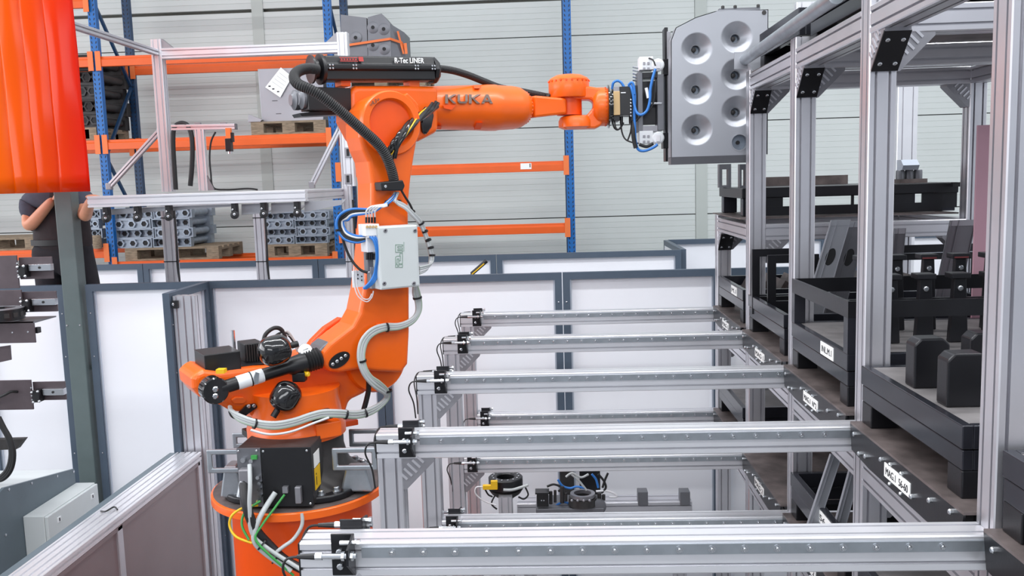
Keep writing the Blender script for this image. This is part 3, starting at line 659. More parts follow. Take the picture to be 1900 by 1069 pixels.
# cables from the box
def cab(pts, r, m, name='cable', par=None, y=4.0, n=8):
    return MB().tube([at(p_[0], p_[1], p_[2] if len(p_) > 2 else y) for p_ in pts], r, n).build(name, m, par or robot, smooth=60)
cab([(452, 898, 4.02), (455, 925, 3.96), (462, 955, 3.94), (476, 985, 3.95), (500, 1012, 3.98), (530, 1040, 3.98), (575, 1062, 3.98), (640, 1085, 3.98)], .022, 'rubber', 'power_cable')
cab([(463, 862, 4.0), (464, 900, 3.95), (463, 940, 3.93), (468, 990, 3.93), (500, 1020, 3.94), (560, 1058, 3.95)], .010, 'greycable', 'signal_cable')
cab([(511, 914, 4.03), (497, 935, 4.0), (480, 965, 3.95), (471, 1000, 3.93), (490, 1025, 3.94), (540, 1060, 3.95)], .013, 'greycable', 'signal_cable')
cab([(528, 918, 4.03), (508, 945, 4.0), (486, 975, 3.95), (474, 1000, 3.92), (500, 1030, 3.92), (545, 1068, 3.95)], .006, 'greenwire', 'earth_wire')
cab([(478, 938, 4.03), (455, 941, 3.98), (432, 955, 3.96), (426, 975, 3.96), (438, 996, 3.94), (468, 1008, 3.93)], .006, 'yellow', 'earth_wire')
cab([(483, 930, 4.03), (455, 950, 3.98), (449, 975, 3.95), (462, 1002, 3.93)], .006, 'greenwire', 'earth_wire')
cab([(560, 952, 4.03), (560, 975, 4.02), (545, 1000, 4.0), (525, 1015, 3.97), (513, 1025, 3.96), (512, 1032, 3.97)], .009, 'greycable', 'signal_cable')
tie = MB(); q = at(485, 1010, 3.95); tie.lathe_closed(q, at(500, 1022, 3.95)-q, [(.028, 0), (.032, 0), (.032, .008), (.028, .008)], 14); q = at(512, 1034, 3.97); tie.lathe_closed(q, at(530, 1048, 3.97)-q, [(.030, 0), (.034, 0), (.034, .008), (.030, .008)], 14); tie.build('cable_ties', 'black', robot, kind='stuff')
# rotating column
z = rw(540, 800, 0).z
MB().lathe((A1.x, YA, ZP+.269), Z3, [(.25, 0), (.25, .05), (.235, .07), (.225, .20), (.23, .24)], 40).build('turntable', 'orange', robot, smooth=50)
col = rpoly([(362, 693), (378, 686), (410, 690), (440, 686), (475, 682), (520, 680), (545, 672), (575, 664), (600, 655), (625, 648), (650, 640), (668, 640), (684, 660), (684, 728), (650, 744), (640, 776), (634, 806), (560, 812), (478, 806), (470, 768), (430, 764), (412, 754), (372, 738), (358, 722), (356, 704)], .04)
cb = MB().prism(col, N*-.30).build('column_casting', 'orange', robot, bevel=.03)
md = cb.modifiers['edge']; md.segments = 4
MB().prism(rpoly([(566, 652), (580, 632), (604, 608), (632, 590), (646, 592), (646, 640), (610, 655), (580, 672)], -.20), N*-.06).build('rear_lug', 'orange2', robot, bevel=.010)
MB().prism(rpoly([(590, 650), (600, 630), (616, 616), (648, 612), (652, 645), (630, 660), (600, 664)], -.06), N*-.08).build('pivot_lug', 'orange', robot, bevel=.010)
a2 = rw(684, 664, -.05)
MB().lathe(a2-N*.16, N, [(.15, 0), (.172, .03), (.172, .26), (.16, .28)], 44).build('shoulder_hub', 'orange', robot, smooth=45)
q = rw(603, 634, -.06); MB().lathe(q, N, [(.035, 0), (.035, .02), (.02, .02), (.018, .03)], 18).build('pivot_boss', 'orange2', robot, smooth=35)
# small plates and boss on the column
q = rw(441, 741, .06); MB().prism(rpoly([(428, 741), (435, 736), (450, 736), (456, 742), (450, 748), (433, 748)], .04), N*.02).build('cable_pad', 'orange', robot, bevel=.004)
cbp = MB().prism(rpoly([(440, 767), (456, 751), (472, 748), (477, 754), (462, 765), (447, 776)], .05), N*.015).build('cable_bracket', 'blacksteel', robot)
k = MB(); bolt(k, rw(461, 754, .065), N, .010, .006); bolt(k, rw(471, 753, .065), N, .010, .006); k.build('bracket_bolts', 'steel', cbp, kind='stuff')
# link arm
AV, AT = .16, .20
arm = [(674, 278), (668, 255), (667, 228), (672, 203), (686, 185), (706, 174), (726, 171), (748, 175), (768, 190), (779, 212), (780, 235), (775, 262), (770, 290), (764, 330), (759, 380), (760, 450), (761, 540), (761, 616), (758, 676), (746, 692), (700, 690), (666, 686), (632, 692), (614, 690), (602, 681), (595, 666), (599, 652), (612, 637), (634, 620), (655, 604), (668, 580), (676, 540), (683, 480), (690, 400), (690, 340), (684, 300)]
la = MB().prism(rpoly(arm, AV), N*-AT).build('link_arm', 'orange', robot, bevel=.022); la.modifiers['edge'].segments = 4
la.modifiers['edge'].angle_limit = math.radians(60)
hc = rw(724, 229, AV); hr = (rw(779, 229, AV)-rw(669, 229, AV)).length/2
MB().lathe(hc-N*.005, N, [(hr, 0), (hr*.99, .020), (hr*.95, .030), (hr*.76, .030), (hr*.72, .022), (hr*.70, .0)], 56).build('elbow_ring', 'orange', la, smooth=40)
MB().lathe(hc-N*.004, N, [(hr*.705, 0), (hr*.70, .004), (hr*.45, .006)], 48).build('elbow_cap', 'orange2', la, smooth=40)
lettering('axis_mark', '-A3+', rw(686, 198, AV+.030), (rw(706, 187, AV)-rw(686, 198, AV)), Z3, .022, 'letter', la, .001)
ov = [rw(629+x*math.cos(-.6)-y*math.sin(-.6), 668+x*math.sin(-.6)+y*math.cos(-.6), AV) for x, y in [(22*math.cos(i*math.pi/12), 12*math.sin(i*math.pi/12)) for i in range(24)]]
pv = MB().prism(ov, N*.006).build('pivot_plate', 'black', la); k = MB()
for i in (-1.5, -.5, .5, 1.5): bolt(k, rw(629+i*9.5*math.cos(-.6), 668+i*9.5*math.sin(-.6), AV+.006), N, .009, .006)
k.build('pivot_bolts', 'steel', pv, kind='stuff')
MB().prism(rpoly([(592, 652), (598, 644), (611, 634), (618, 637), (612, 645), (598, 660)], AV-.02), N*-.16).build('pivot_pin', 'sheetdark', la, bevel=.008)
MB().prism(rpoly([(697, 600), (745, 600), (742, 617), (700, 620)], AV), N*.012).build('arm_pad', 'orange', la, bevel=.005)
# counterbalance: black cylinder with rod bellows and accumulators
CV = .14
pA, pB, pC, pD = rw(398, 724, CV), rw(540, 684, CV), rw(560, 676, CV), rw(596, 663, CV)
ax = (pD-pA).normalized()
cy = MB(); cy.lathe(pA, ax, [(.030, .03), (.032, .06), (.032, (pB-pA).length-.02), (.045, (pB-pA).length), (.050, (pC-pA).length), (.050, (pC-pA).length+.02)], 28)
cyl = cy.build('counterbalance', 'black', robot, smooth=40)
L0 = (pC-pA).length+.02; L1 = (pD-pA).length; pr_ = []
for i in range(6): h = L0+(L1-L0)*i/6; pr_ += [(.056, h+.001), (.047, h+(L1-L0)/14)]
pr_.append((.035, L1)); MB().lathe(pA, ax, [(.05, L0)]+pr_, 28).build('bellows', 'rubber', cyl, smooth=30)
MB().lathe(pA-N*.055, N, [(.055, 0), (.064, .006), (.064, .075), (.058, .083)], 36).build('pivot_eye', 'gloss', cyl, smooth=35)
k = MB(); bolt(k, rw(399, 722, CV+.028), N, .014, .010); bolt(k, rw(399, 735, CV+.028), N, .014, .010); k.build('eye_bolts', 'steel', cyl, kind='stuff')
a = (rw(440, 712, CV)-pA).length; b = (rw(488, 698, CV)-pA).length
MB().lathe(pA, ax, [(.0335, a), (.0345, a+.01), (.0345, b-.01), (.0335, b)], 24).build('foil_label', 'white', cyl, smooth=40)
MB().lathe_closed(pA, ax, [(.033, (a+b)/2), (.037, (a+b)/2), (.037, (a+b)/2+.006), (.033, (a+b)/2+.006)], 20).build('cable_tie', 'black', cyl)
q = rw(567, 648, CV); gd = (N*.9+Z3*.7-U*.1).normalized(); gz = MB().lathe(q-gd*.03, gd, [(.016, -.03), (.016, 0), (.034, .002), (.036, .022), (.033, .026)], 28).build('gauge', 'steel', cyl, smooth=35)
MB().lathe(q-gd*.005, gd, [(.032, 0), (.032, .003)], 24).build('gauge_face', 'glass', gz); MB().obox(q-gd*.001, (U+Z3*.3), N, gd, .03, .003, .002).build('needle', 'ink', gz)
MB().box(rw(552, 700, CV)-V((.02, .03, .02)), rw(552, 700, CV)+V((.045, .02, .028))).build('valve_block', 'black', cyl, bevel=.006)
MB().lathe(rw(566, 694, CV+.03), (N+U*.6), [(.013, 0), (.013, .02), (.010, .024)], 14).build('yellow_cap', 'yellow', cyl, smooth=35)
def accu(px, py, v, d, r, ln):
    c = rw(px, py, v); d = V(d).normalized(); h = ln/2
    prf = [(.001, -h-r*.78)]+[(r*math.sin(t*math.pi/16), -h-r*.78*math.cos(t*math.pi/16)) for t in range(1, 8)]+[(r, -h), (r*1.012, -.003), (r*1.012, .003), (r, h)]+[(r*math.cos(t*math.pi/16), h+r*.78*math.sin(t*math.pi/16)) for t in range(1, 8)]+[(.001, h+r*.78)]
    o = MB().lathe(c, d, prf, 32).build('accumulator', 'gloss', cyl, smooth=60)
    MB().cyl(c-d*(h+r*.72), c-d*(h+r*.72+.04), .016, 12).build('neck', 'black', cyl, smooth=35); return o
accu(510, 650, .20, -U-Z3*.15, .072, .050)
accu(530, 736, .22, U*.6+Z3*.8, .070, .045)
MB().prism(rpoly([(470, 700), (474, 690), (480, 692), (478, 712), (472, 712)], CV+.03), N*.01).build('bracket_tab', 'galv', cyl)
q = rw(411, 692, .10); MB().box(q-V((.02, .02, .0)), q+V((.02, .02, .02))).build('yellow_tag', 'yellow', cyl)
# motors and boxes on the column
def rbox(px0, px1, py0, py1, v, dep, name, m, par=robot, bev=.004):
    P = [rw(px0, py1, v), rw(px1, py1, v), rw(px1, py0, v), rw(px0, py0, v)]; c = sum(P, V((0, 0, 0)))/4
    w_ = (P[1]-P[0]).length; h = ((P[3].z+P[2].z)-(P[0].z+P[1].z))/2
    return MB().obox(c-N*dep/2, U, N, Z3, w_, dep, h).build(name, m, par, bevel=bev)
bb = rbox(380, 447, 655, 693, .02, .20, 'motor_cover', 'black'); rbox(455, 490, 637, 672, -.08, .14, 'motor_body', 'black')
f = MB()
for i in range(7): q = rw(458+i*4.6, 655, -.075); f.obox(q, U, N, Z3, .004, .012, .085)
f.build('cooling_fins', 'pipeblack', robot, kind='stuff')
rbox(448, 545, 672, 679, -.02, .22, 'motor_flange', 'blacksteel')
for pts, r, m in (([(488, 645), (492, 622), (508, 609), (522, 612), (530, 630), (533, 648)], .011, 'rubber'), ([(520, 622), (532, 615), (545, 632), (552, 652)], .007, 'greycable'), ([(505, 628), (520, 618), (535, 622), (548, 640), (556, 655)], .006, 'rubber'), ([(524, 618), (540, 625), (550, 640), (560, 660)], .006, 'greycable')):
    MB().tube([rw(x, y, -.06) for x, y in pts], r, 8).build('motor_cable', m, robot, smooth=60)
q = rw(434, 645, -.2); MB().cyl(q-Z3*.06, q+Z3*.09, .010, 8).build('aerial_plug', 'steel', robot, smooth=35)
# forearm -------------------------------------------------------------
FV = -.17
el = [(652, 164), (662, 158), (760, 158), (815, 160), (815, 244), (780, 262), (720, 272), (672, 262), (652, 222)]
eb = MB().prism(rpoly(el, -.045), N*-.24).build('elbow_housing', 'orange', robot, bevel=.03); eb.modifiers['edge'].segments = 4
f0, f1 = rw(785, 200.5, FV), rw(962, 200, FV); fd = (f1-f0).normalized()
def hpx(px, y0, y1): return (rw(px, y0, FV)-rw(px, y1, FV)).length/2
def fl(px): return (rw(px, 200, FV)-f0).length
prf = [(hpx(790, 160, 241), -.02), (hpx(800, 161, 241), fl(800)), (hpx(880, 158, 242), fl(880)), (hpx(903, 157, 243), fl(903)), (hpx(917, 157, 243), fl(917)), (hpx(922, 158.5, 242), fl(921)), (hpx(950, 160, 240), fl(950)), (hpx(960, 162, 238), fl(960)), (hpx(971, 168, 232), fl(970)), (hpx(977, 175, 225), fl(976)), (hpx(978, 180, 220), fl(980))]
fa = MB().lathe(f0, fd, prf, 48).build('forearm', 'orange', robot, smooth=40)
sc = MB(); ex = fd.cross(Z3).normalized(); ey = ex.cross(fd)
for i in range(28):
    a = 2*math.pi*i/28; r = hpx(971, 168, 232); sc.lathe(f0+fd*fl(970)+(ex*math.cos(a)+ey*math.sin(a))*(r-.008), fd, [(.006, 0), (.006, .010)], 6)
sc.build('forearm_bolts', 'orange2', fa, kind='stuff')
# cast letters on the forearm, wrapped on its near side
def on_forearm(px, py, lift):
    d = ray(px, py); o_ = CAM; r = hpx(880, 158, 242)+lift
    w0 = o_-f0; a_ = d-fd*d.dot(fd); b_ = w0-fd*w0.dot(fd); A = a_.dot(a_); B = 2*a_.dot(b_); C = b_.dot(b_)-r*r
    t = (-B-math.sqrt(max(B*B-4*A*C, 0)))/(2*A); return o_+d*t
LET = {'K': [[(0, 0), (.26, 0), (.26, 1), (0, 1)], [(.26, .42), (.70, 1), (1, 1), (.45, .42)], [(.26, .42), (.45, .42), (1.05, 0), (.72, 0), (.26, .36)]],
       'U': [[(0, 0), (.25, 0), (.25, .70), (0, .78)], [(.75, 0), (1, 0), (1, .78), (.75, .70)], [(0, .78), (.25, .70), (.32, .78), (.68, .78), (.75, .70), (1, .78), (.82, 1), (.18, 1)]],
       'A': [[(0, 1), (.42, 0), (.66, 0), (.28, 1)], [(.42, 0), (.66, 0), (1.08, 1), (.80, 1)], [(.22, .62), (.86, .62), (.94, .80), (.16, .80)]]}
x = 826
for ch, wdt in (('K', 21), ('U', 19), ('K', 21), ('A', 20)):
    mb = MB()
    for pol in LET[ch]:
        lo = [on_forearm(x+p_[0]*wdt, 175+p_[1]*17, -.002) for p_ in pol]; hi = [on_forearm(x+p_[0]*wdt, 175+p_[1]*17, .008) for p_ in pol]; n = len(lo)
        mb.add(lo+hi, [tuple(range(n))[::-1], tuple(range(n, 2*n))]+[(i, (i+1) % n, n+(i+1) % n, n+i) for i in range(n)])
    mb.build('cast_letter', 'letter', fa); x += wdt+2
for pts in ([(822, 195), (846, 195), (838, 204), (824, 201)], [(878, 158), (892, 158), (890, 164), (880, 164)], [(884, 228), (896, 228), (892, 240), (880, 240)], [(806, 234), (820, 234), (818, 240), (806, 240)]):
    lo = [on_forearm(px, py, -.003) for px, py in pts]; hi = [on_forearm(px, py, .012) for px, py in pts]; n = 4
    MB().add(lo+hi, [(3, 2, 1, 0), (4, 5, 6, 7)]+[(i, (i+1) % n, n+(i+1) % n, n+i) for i in range(n)]).build('cast_lug', 'orange2', fa)
# lugs beside the elbow ring
for pts, nm in (([(748, 178), (756, 172), (772, 188), (778, 196), (770, 204), (758, 196)], 'elbow_lug'), ([(768, 195), (776, 195), (779, 208), (772, 214), (764, 206)], 'elbow_lug')):
    MB().prism(rpoly(pts, AV-.05), N*-.10).build(nm, 'orange', robot, bevel=.006)
# hand axis motors behind the elbow
for px0, px1, py0, py1, v, dep, nm in ((572, 652, 162, 205, -.06, .12, 'wrist_motor'), (584, 652, 170, 212, -.19, .10, 'wrist_motor')): rbox(px0, px1, py0, py1, v, dep, nm, 'black')
for px, py, v in ((566, 184, -.12), (552, 186, -.17)):
    q = rw(px, py, v); MB().lathe(q, -U, [(.045, -.05), (.052, 0), (.052, .02), (.035, .03), (.03, .038)], 28).build('motor_cap', 'sheetdark', robot, smooth=35)
MB().prism(rpoly([(585, 207), (640, 204), (640, 212), (560, 216), (556, 210)], -.1), N*-.12).build('motor_bracket', 'blacksteel', robot)
# wrist ----------------------------------------------------------------
YW = rw(1058, 190, FV).y
def wp(px, py, dy=0): return at(px, py, YW+dy)
nk = MB(); A = [rw(980, 179, FV), rw(980, 220, FV)]; B = [rw(1040, 184, FV), rw(1040, 213, FV)]
sd = N*.075; sd2 = N*.07
vs = [A[0]+sd, A[0]-sd, A[1]-sd, A[1]+sd, B[0]+sd2, B[0]-sd2, B[1]-sd2, B[1]+sd2]
nk.add(vs, [(0, 1, 2, 3), (7, 6, 5, 4), (0, 3, 7, 4), (2, 1, 5, 6), (1, 0, 4, 5), (3, 2, 6, 7)]); nk.build('wrist_neck', 'orange', robot, bevel=.014)
wr = (wp(1094, 170).x-wp(1018.5, 170).x)/2; hx = wp(1056, 182); zt = wp(1056, 138).z-hx.z
hub = MB().lathe(hx, Z3, [(wr*.97, 0), (wr, .008), (wr, zt*.62), (wr*.985, zt*.66), (wr*.985, zt*.76), (wr*.9, zt*.84), (wr*.62, zt*.96), (wr*.3, zt)], 44).build('wrist_hub', 'orange', robot, smooth=38)
hb = MB()
for i in range(22): a = 2*math.pi*i/22; hb.lathe(hx+Z3*zt*.70+V((math.cos(a), math.sin(a), 0))*wr*.97, V((math.cos(a), math.sin(a), 0)), [(.006, 0), (.006, .008)], 6)
hb.build('hub_bolts', 'orange2', hub, kind='stuff')
lx = wp(1070, 239); lr = (wp(1104, 225).x-wp(1037, 225).x)/2; zl = wp(1070, 215).z-lx.z
MB().lathe(lx, Z3, [(lr*.8, 0), (lr, .01), (lr, zl*.6), (lr*.9, zl*.9), (lr*.7, zl)], 40).build('lower_hub', 'orange', robot, smooth=38)
mid = hx*.5+wp(1056, 214)*.5
MB().lathe(V((hx.x, hx.y, wp(1056, 214).z)), Z3, [(wr*.62, 0), (wr*.62, hx.z-wp(1056, 214).z)], 30).build('hub_core', 'orange2', robot, smooth=40)
# yoke: C-shaped casting round the window, drawn in the plane of the wrist
yk = [(1040, 184), (1040, 160), (1094, 160), (1112, 163), (1117, 168), (1117, 232), (1105, 238), (1045, 239), (1040, 232), (1046, 221), (1076, 219), (1090, 212), (1100, 200), (1101, 190), (1096, 184)]
yo = MB().prism([wp(px, py, -.075) for px, py in yk], (0, .15, 0)).build('wrist_yoke', 'orange', robot, bevel=.014)
c0 = wp(1100, 199); hr_ = (wp(1110, 163).z-wp(1110, 235).z)/2; c0 = V((c0.x, YW, c0.z)); L = wp(1127, 199).x-c0.x
hand = MB().lathe(c0, X3, [(hr_*.78, 0), (hr_*.92, L*.18), (hr_, L*.35), (hr_, L*.8), (hr_*.95, L)], 44).build('hand', 'orange', robot, smooth=38)
hb = MB()
for i in range(30): a = 2*math.pi*i/30; hb.lathe(c0+X3*L*.86+V((0, math.cos(a), math.sin(a)))*hr_*.96, V((0, math.cos(a), math.sin(a))), [(.005, 0), (.005, .006)], 6)
hb.build('hand_bolts', 'orange2', hand, kind='stuff')
FXc = c0+X3*L
MB().lathe(FXc, X3, [(hr_*.9, 0), (hr_*1.12, .002), (hr_*1.12, .010), (hr_*.8, .012), (hr_*.8, .022), (hr_*.98, .024), (hr_*.98, .03)], 44).build('flange', 'gloss', robot, smooth=35)
# hose retractor on the forearm top ------------------------------------
RV = -.02
r0, r1 = rw(607, 149, RV), rw(812, 149, RV); rd = (r1-r0).normalized(); rh = rw(607, 149, RV).z; hh = rw(607, 102, RV).z-rh
side = rd.cross(Z3).normalized()          # towards the viewer
def cs(l): return [r0+rd*l+side*a+Z3*(z*hh) for a, z in ((-.12, 0), (-.005, 0), (.0, .06), (.0, .40), (.016, .43), (.016, .62), (.002, .66), (-.012, .97), (-.02, 1.0), (-.11, 1.0), (-.125, .9))]
L = (r1-r0).length
rt = MB().prism(cs(0), rd*(L-.012)).build('hose_retractor', 'black', robot, bevel=.004)
def ribbon(l0, l1, z0, z1, off, m, nm):
    P = [r0+rd*l0+side*off+Z3*z0*hh, r0+rd*l1+side*off+Z3*z0*hh, r0+rd*l1+side*off+Z3*z1*hh, r0+rd*l0+side*off+Z3*z1*hh]; return MB().prism(P, side*-.006).build(nm, m, rt)
ribbon(.02, L-.03, .50, .54, .018, 'rubber', 'groove_strip')
for f in (.02, .22, .78, .94):
    k = MB()
    for zz in (.46, .59):
        for d in (0, .016): bolt(k, r0+rd*(L*f+d)+side*.016+Z3*hh*zz, side, .005, .003)
    k.build('clip_screws', 'steel', rt, kind='stuff')
MB().lathe(r0-rd*.0+side*-.058+Z3*hh*.48, -rd, [(.075, 0), (.078, .01), (.078, .02), (.05, .03), (.05, .055), (.072, .056), (.072, .066), (.046, .068)], 30).build('retractor_end', 'black', rt, smooth=35)
MB().lathe(r1-rd*.012+side*-.058+Z3*hh*.46, rd, [(.074, 0), (.074, .02), (.062, .035), (.04, .04)], 10).build('retractor_nose', 'black', rt, smooth=35)
sl = (side*-.014+Z3*hh*.31).normalized()
lettering('retractor_lettering', 'R-Tec LINER', rw(732, 117, RV+.012)+side*.004, rd, sl, .030, 'white', rt, .0012, .006, (rw(786, 117, RV)-rw(732, 117, RV)).length, xshear=.2)
a = rw(631, 114, RV+.012)+side*.003; ln = (rw(664, 114, RV)-rw(631, 114, RV)).length
MB().prism([a, a+rd*ln, a+rd*ln+sl*.004, a+sl*.004], side*-.003).build('red_line', 'red', rt); MB().prism([a+sl*.020, a+rd*ln+sl*.020, a+rd*ln+sl*.024, a+sl*.024], side*-.003).build('red_line', 'red', rt)
for i in range(6): MB().prism([a+rd*ln*(.05+i*.16)+sl*.008, a+rd*ln*(.14+i*.16)+sl*.008, a+rd*ln*(.14+i*.16)+sl*.016, a+rd*ln*(.05+i*.16)+sl*.016], side*-.003).build('red_mark', 'red', rt)
a = rw(666, 114, RV+.012)+side*.003; MB().prism([a, a+rd*.026, a+rd*.026+sl*.026, a+sl*.026], side*-.003).build('red_square', 'red', rt)
for px0, px1, y0 in ((632, 651, 160), (760, 779, 162)): rbox(px0, px1, 147, y0, -.06, .08, 'retractor_foot', 'orange', robot)
# corrugated conduit
MB().tube([rw(x, y, v) for x, y, v in ((590, 129, -.02), (572, 127, .0), (554, 132, .04), (546, 143, .10), (553, 156, .17), (575, 166, .21), (600, 181, .23), (635, 209, .24), (672, 241, .24), (698, 264, .235), (714, 285, .23), (724, 308, .22), (730, 330, .21), (732, 345, .21))], .0275, 14, 8, rib=.010).build('corrugated_conduit', 'rubber', robot, smooth=25)
cc = MB().prism(rpoly([(706, 338), (748, 334), (752, 345), (748, 354), (708, 354)], .24), N*-.08).build('conduit_clamp', 'black', robot, bevel=.006)
MB().prism(rpoly([(700, 345), (704, 337), (714, 337), (714, 353), (704, 353)], AV+.02), N*-.02).build('clamp_plate', 'orange2', cc)
k = MB(); bolt(k, rw(715, 346, .24), N, .008, .006); k.build('clamp_screw', 'steel', cc)
# rear hose to the wrist
MB().tube([rw(x, y, v) for x, y, v in ((812, 127, -.08), (840, 131, -.1), (870, 140, -.14), (900, 152, -.20), (930, 163, -.27), (975, 171, -.28), (1010, 178, -.25), (1022, 181, -.2))], .021, 12, 8, rib=.010).build('wrist_hose', 'rubber', robot, smooth=25)
# twisted cable bundle at the elbow
ob = MB().prism(rpoly([(784, 205), (790, 198), (803, 197), (806, 215), (802, 236), (792, 250), (784, 246), (781, 228)], -.03), N*-.05).build('cable_outlet', 'gloss', robot, bevel=.01)
ctr = [rw(x, y, v) for x, y, v in ((806, 196, .0), (794, 206, .05), (776, 218, .14), (756, 238, .20), (742, 256, .22), (730, 274, .21), (726, 292, .19))]
for j in range(7):
    pts = []
    for i, c in enumerate(ctr):
        a = 2*math.pi*j/7+i*.9; pts.append(c+(N*.3+Z3*.8+U*.3).normalized()*.021*math.cos(a)+(U*.8+N*.4).normalized()*.021*math.sin(a))
    MB().tube(pts, .010 if j != 5 else .004, 6).build('bundle_cable', ['rubber', 'gloss', 'gloss', 'rubber', 'gloss', 'yellow', 'rubber'][j], robot, smooth=60)
# junction box -----------------------------------------------------------
JV = .30
jb = rbox(704, 777, 419, 535, JV, .12, 'junction_box', 'lightgrey', robot, .005)
rbox(706, 775, 421, 533, JV+.003, .006, 'box_lid', 'lightgrey', jb, .003)
k = MB()
for x, y in ((715, 428), (770, 428), (713, 526), (768, 526)): q = rw(x, y, JV+.003); k.lathe(q, N, [(.011, 0), (.011, .002), (.009, .004)], 14)
k.build('lid_screws', 'cast', jb, smooth=30, kind='stuff'); k = MB()
for x, y in ((715, 428), (770, 428), (713, 526), (768, 526)): k.lathe(rw(x, y, JV+.0065), N, [(.005, 0), (.004, .002)], 8)
k.build('screw_slots', 'ink', jb, kind='stuff')
# outline logo: letters i s m lying on their side, read upwards
def stroke(pts, nm):
    mb = MB()
    for a, b in zip(pts[:-1], pts[1:]):
        a_, b_ = rw(*a, JV+.0045), rw(*b, JV+.0045); d = (b_-a_); l = d.length+.0016; mb.obox((a_+b_)/2, d, N.cross(d), N, l, .0017, .0015)
    mb.build(nm, 'greenink', jb)
stroke([(734, 491), (738, 491), (738, 496), (734, 496), (734, 491)], 'logo_stroke'); stroke([(740, 491), (747, 491), (747, 496), (740, 496), (740, 491)], 'logo_stroke')
stroke([(734, 489), (734, 477), (737, 475), (743, 475), (743, 484), (740, 484), (740, 480), (737, 480), (737, 489), (734, 489)], 'logo_stroke')
stroke([(747, 489), (747, 470), (742, 470), (742, 475)], 'logo_stroke'); stroke([(747, 489), (740, 489), (740, 484)], 'logo_stroke')
stroke([(747, 468), (734, 468), (734, 454), (747, 454), (747, 457), (738, 457), (738, 460), (747, 460), (747, 463), (738, 463), (738, 465), (747, 465), (747, 468)], 'logo_stroke')
for i in range(6): stroke([(749.5, 466-i*3), (749.5, 464.5-i*3)], 'logo_mark')
# valve and plug strip at the left of the box
vb = rbox(678, 704, 416, 438, .28, .09, 'valve_block', 'white', jb, .003); rbox(681, 704, 438, 468, .26, .08, 'plug_block', 'whitecable', jb, .003); rbox(682, 702, 468, 505, .22, .05, 'plug_plate', 'sheetdark', jb); rbox(688, 703, 495, 536, .23, .05, 'plug_foot', 'cast', jb)
for i in range(4):
    q = rw(681+i*5.6, 421, .283); MB().lathe(q, N, [(.007, 0), (.007, .004)], 8).build('valve_button', 'beige', jb)
    MB().cyl(rw(679.5+i*5.3, 414, .25), rw(679.5+i*5.3, 403, .25), .006, 8).build('push_fitting', 'black', jb)
    MB().cyl(rw(683+i*5, 441, .27), rw(683+i*5, 435, .27), .008, 8).build('white_fitting', 'white', jb)
    MB().cyl(rw(681+i*4, 482, .25), rw(681+i*4, 470, .25), .007, 8).build('plug', 'black', jb)
def rtube(pts, r, m, nm, n=7): return MB().tube([rw(*p_) for p_ in pts], r, n).build(nm, m, robot, smooth=60)
for i in range(4):
    rtube([(679.5+i*5.3, 403, .25), (680+i*5.3, 392, .27), (688+i*5.3, 384, .28), (702+i*3, 381+i, .27), (718, 379+i, .25)], .0045, 'whitecable', 'air_tube')
    rtube([(684+i*4.8, 438, .27), (693+i*4, 446, .285), (698+i*3, 462, .29), (699+i*2.6, 482-i, .285), (697+i*2, 496, .27), (694+i*2, 510, .26), (686+i*2.5, 524, .26), (674+i*1.5, 536, .25)], .0062, 'bluehose', 'air_hose')
for i in range(5):
    o = i*3.0; rtube([(735, 358, .20), (730-i, 368, .22), (718-i*2, 378+i, .24), (690, 388+o*.5, .22), (655, 388+o, .20), (634+o, 396+o, .18), (625+o, 410, .16), (627+o, 428-o*.4, .16), (640+o*.5, 444-o, .18), (662, 450-o, .22), (678, 446-o*.6, .24)], .0068, ['bluehose', 'rubber', 'rubber', 'whitecable', 'bluehose'][i], 'air_hose')
for i in range(4):
    rtube([(733+i*2, 357, .2), (728+i*2, 371, .22), (738, 374+i*1.6, .22), (752, 381+i*2.2, .22), (769-i, 397+i*1.6, .20), (783-i*1.6, 413+i*1.2, .18), (793-i*1.8, 438, .17), (800-i*1.8, 462, .17), (804-i*2.2, 478, .17), (799-i*2, 490+i*3, .19), (778, 496+i*4, .22)], .006, ['greycable', 'greycable', 'whitecable', 'greycable'][i], 'loop_cable')
rtube([(744, 352, .2), (752, 366, .2), (762, 382, .19), (768, 398, .18)], .006, 'rubber', 'loop_cable')
tm = MB()
for (x, y), (x2, y2) in (((716, 378), (722, 377)), ((739, 376), (743, 377)), ((764, 393), (768, 398)), ((781, 413), (784, 418)), ((788, 428), (790, 433)), ((794, 444), (796, 449)), ((799, 458), (800, 463)), ((802, 472), (802, 476)), ((628, 424), (630, 430)), ((633, 397), (629, 401))):
    a = rw(x, y, .19 if x > 700 else .16); b = rw(x2, y2, .19 if x > 700 else .16); tm.lathe_closed(a, b-a, [(.013, 0), (.017, 0), (.017, .010), (.013, .010)], 12)
tm.build('cable_ties', 'black', robot, kind='stuff')
rtube([(633, 432, .16), (640, 456, .16), (652, 482, .17), (668, 500, .20), (682, 506, .22)], .007, 'rubber', 'side_cable'); rtube([(636, 432, .16), (644, 458, .16), (655, 486, .17), (672, 504, .2), (686, 505, .22)], .005, 'whitecable', 'side_cable')
rtube([(657, 495, .17), (657, 525, .17), (664, 549, .18), (680, 560, .2), (690, 552, .22), (693, 540, .23)], .003, 'whitecable', 'thin_wire'); rtube([(661, 500, .17), (662, 530, .18), (672, 552, .19), (684, 555, .21), (690, 545, .22)], .003, 'whitecable', 'thin_wire')
rbox(654, 676, 502, 533, .165, .006, 'socket_plate', 'white', robot, .001); k = MB()
for x, y in ((664, 510), (671, 513), (664, 517), (671, 520)): bolt(k, rw(x, y, .166), N, .004, .003)
k.build('socket_holes', 'ink', robot, kind='stuff')
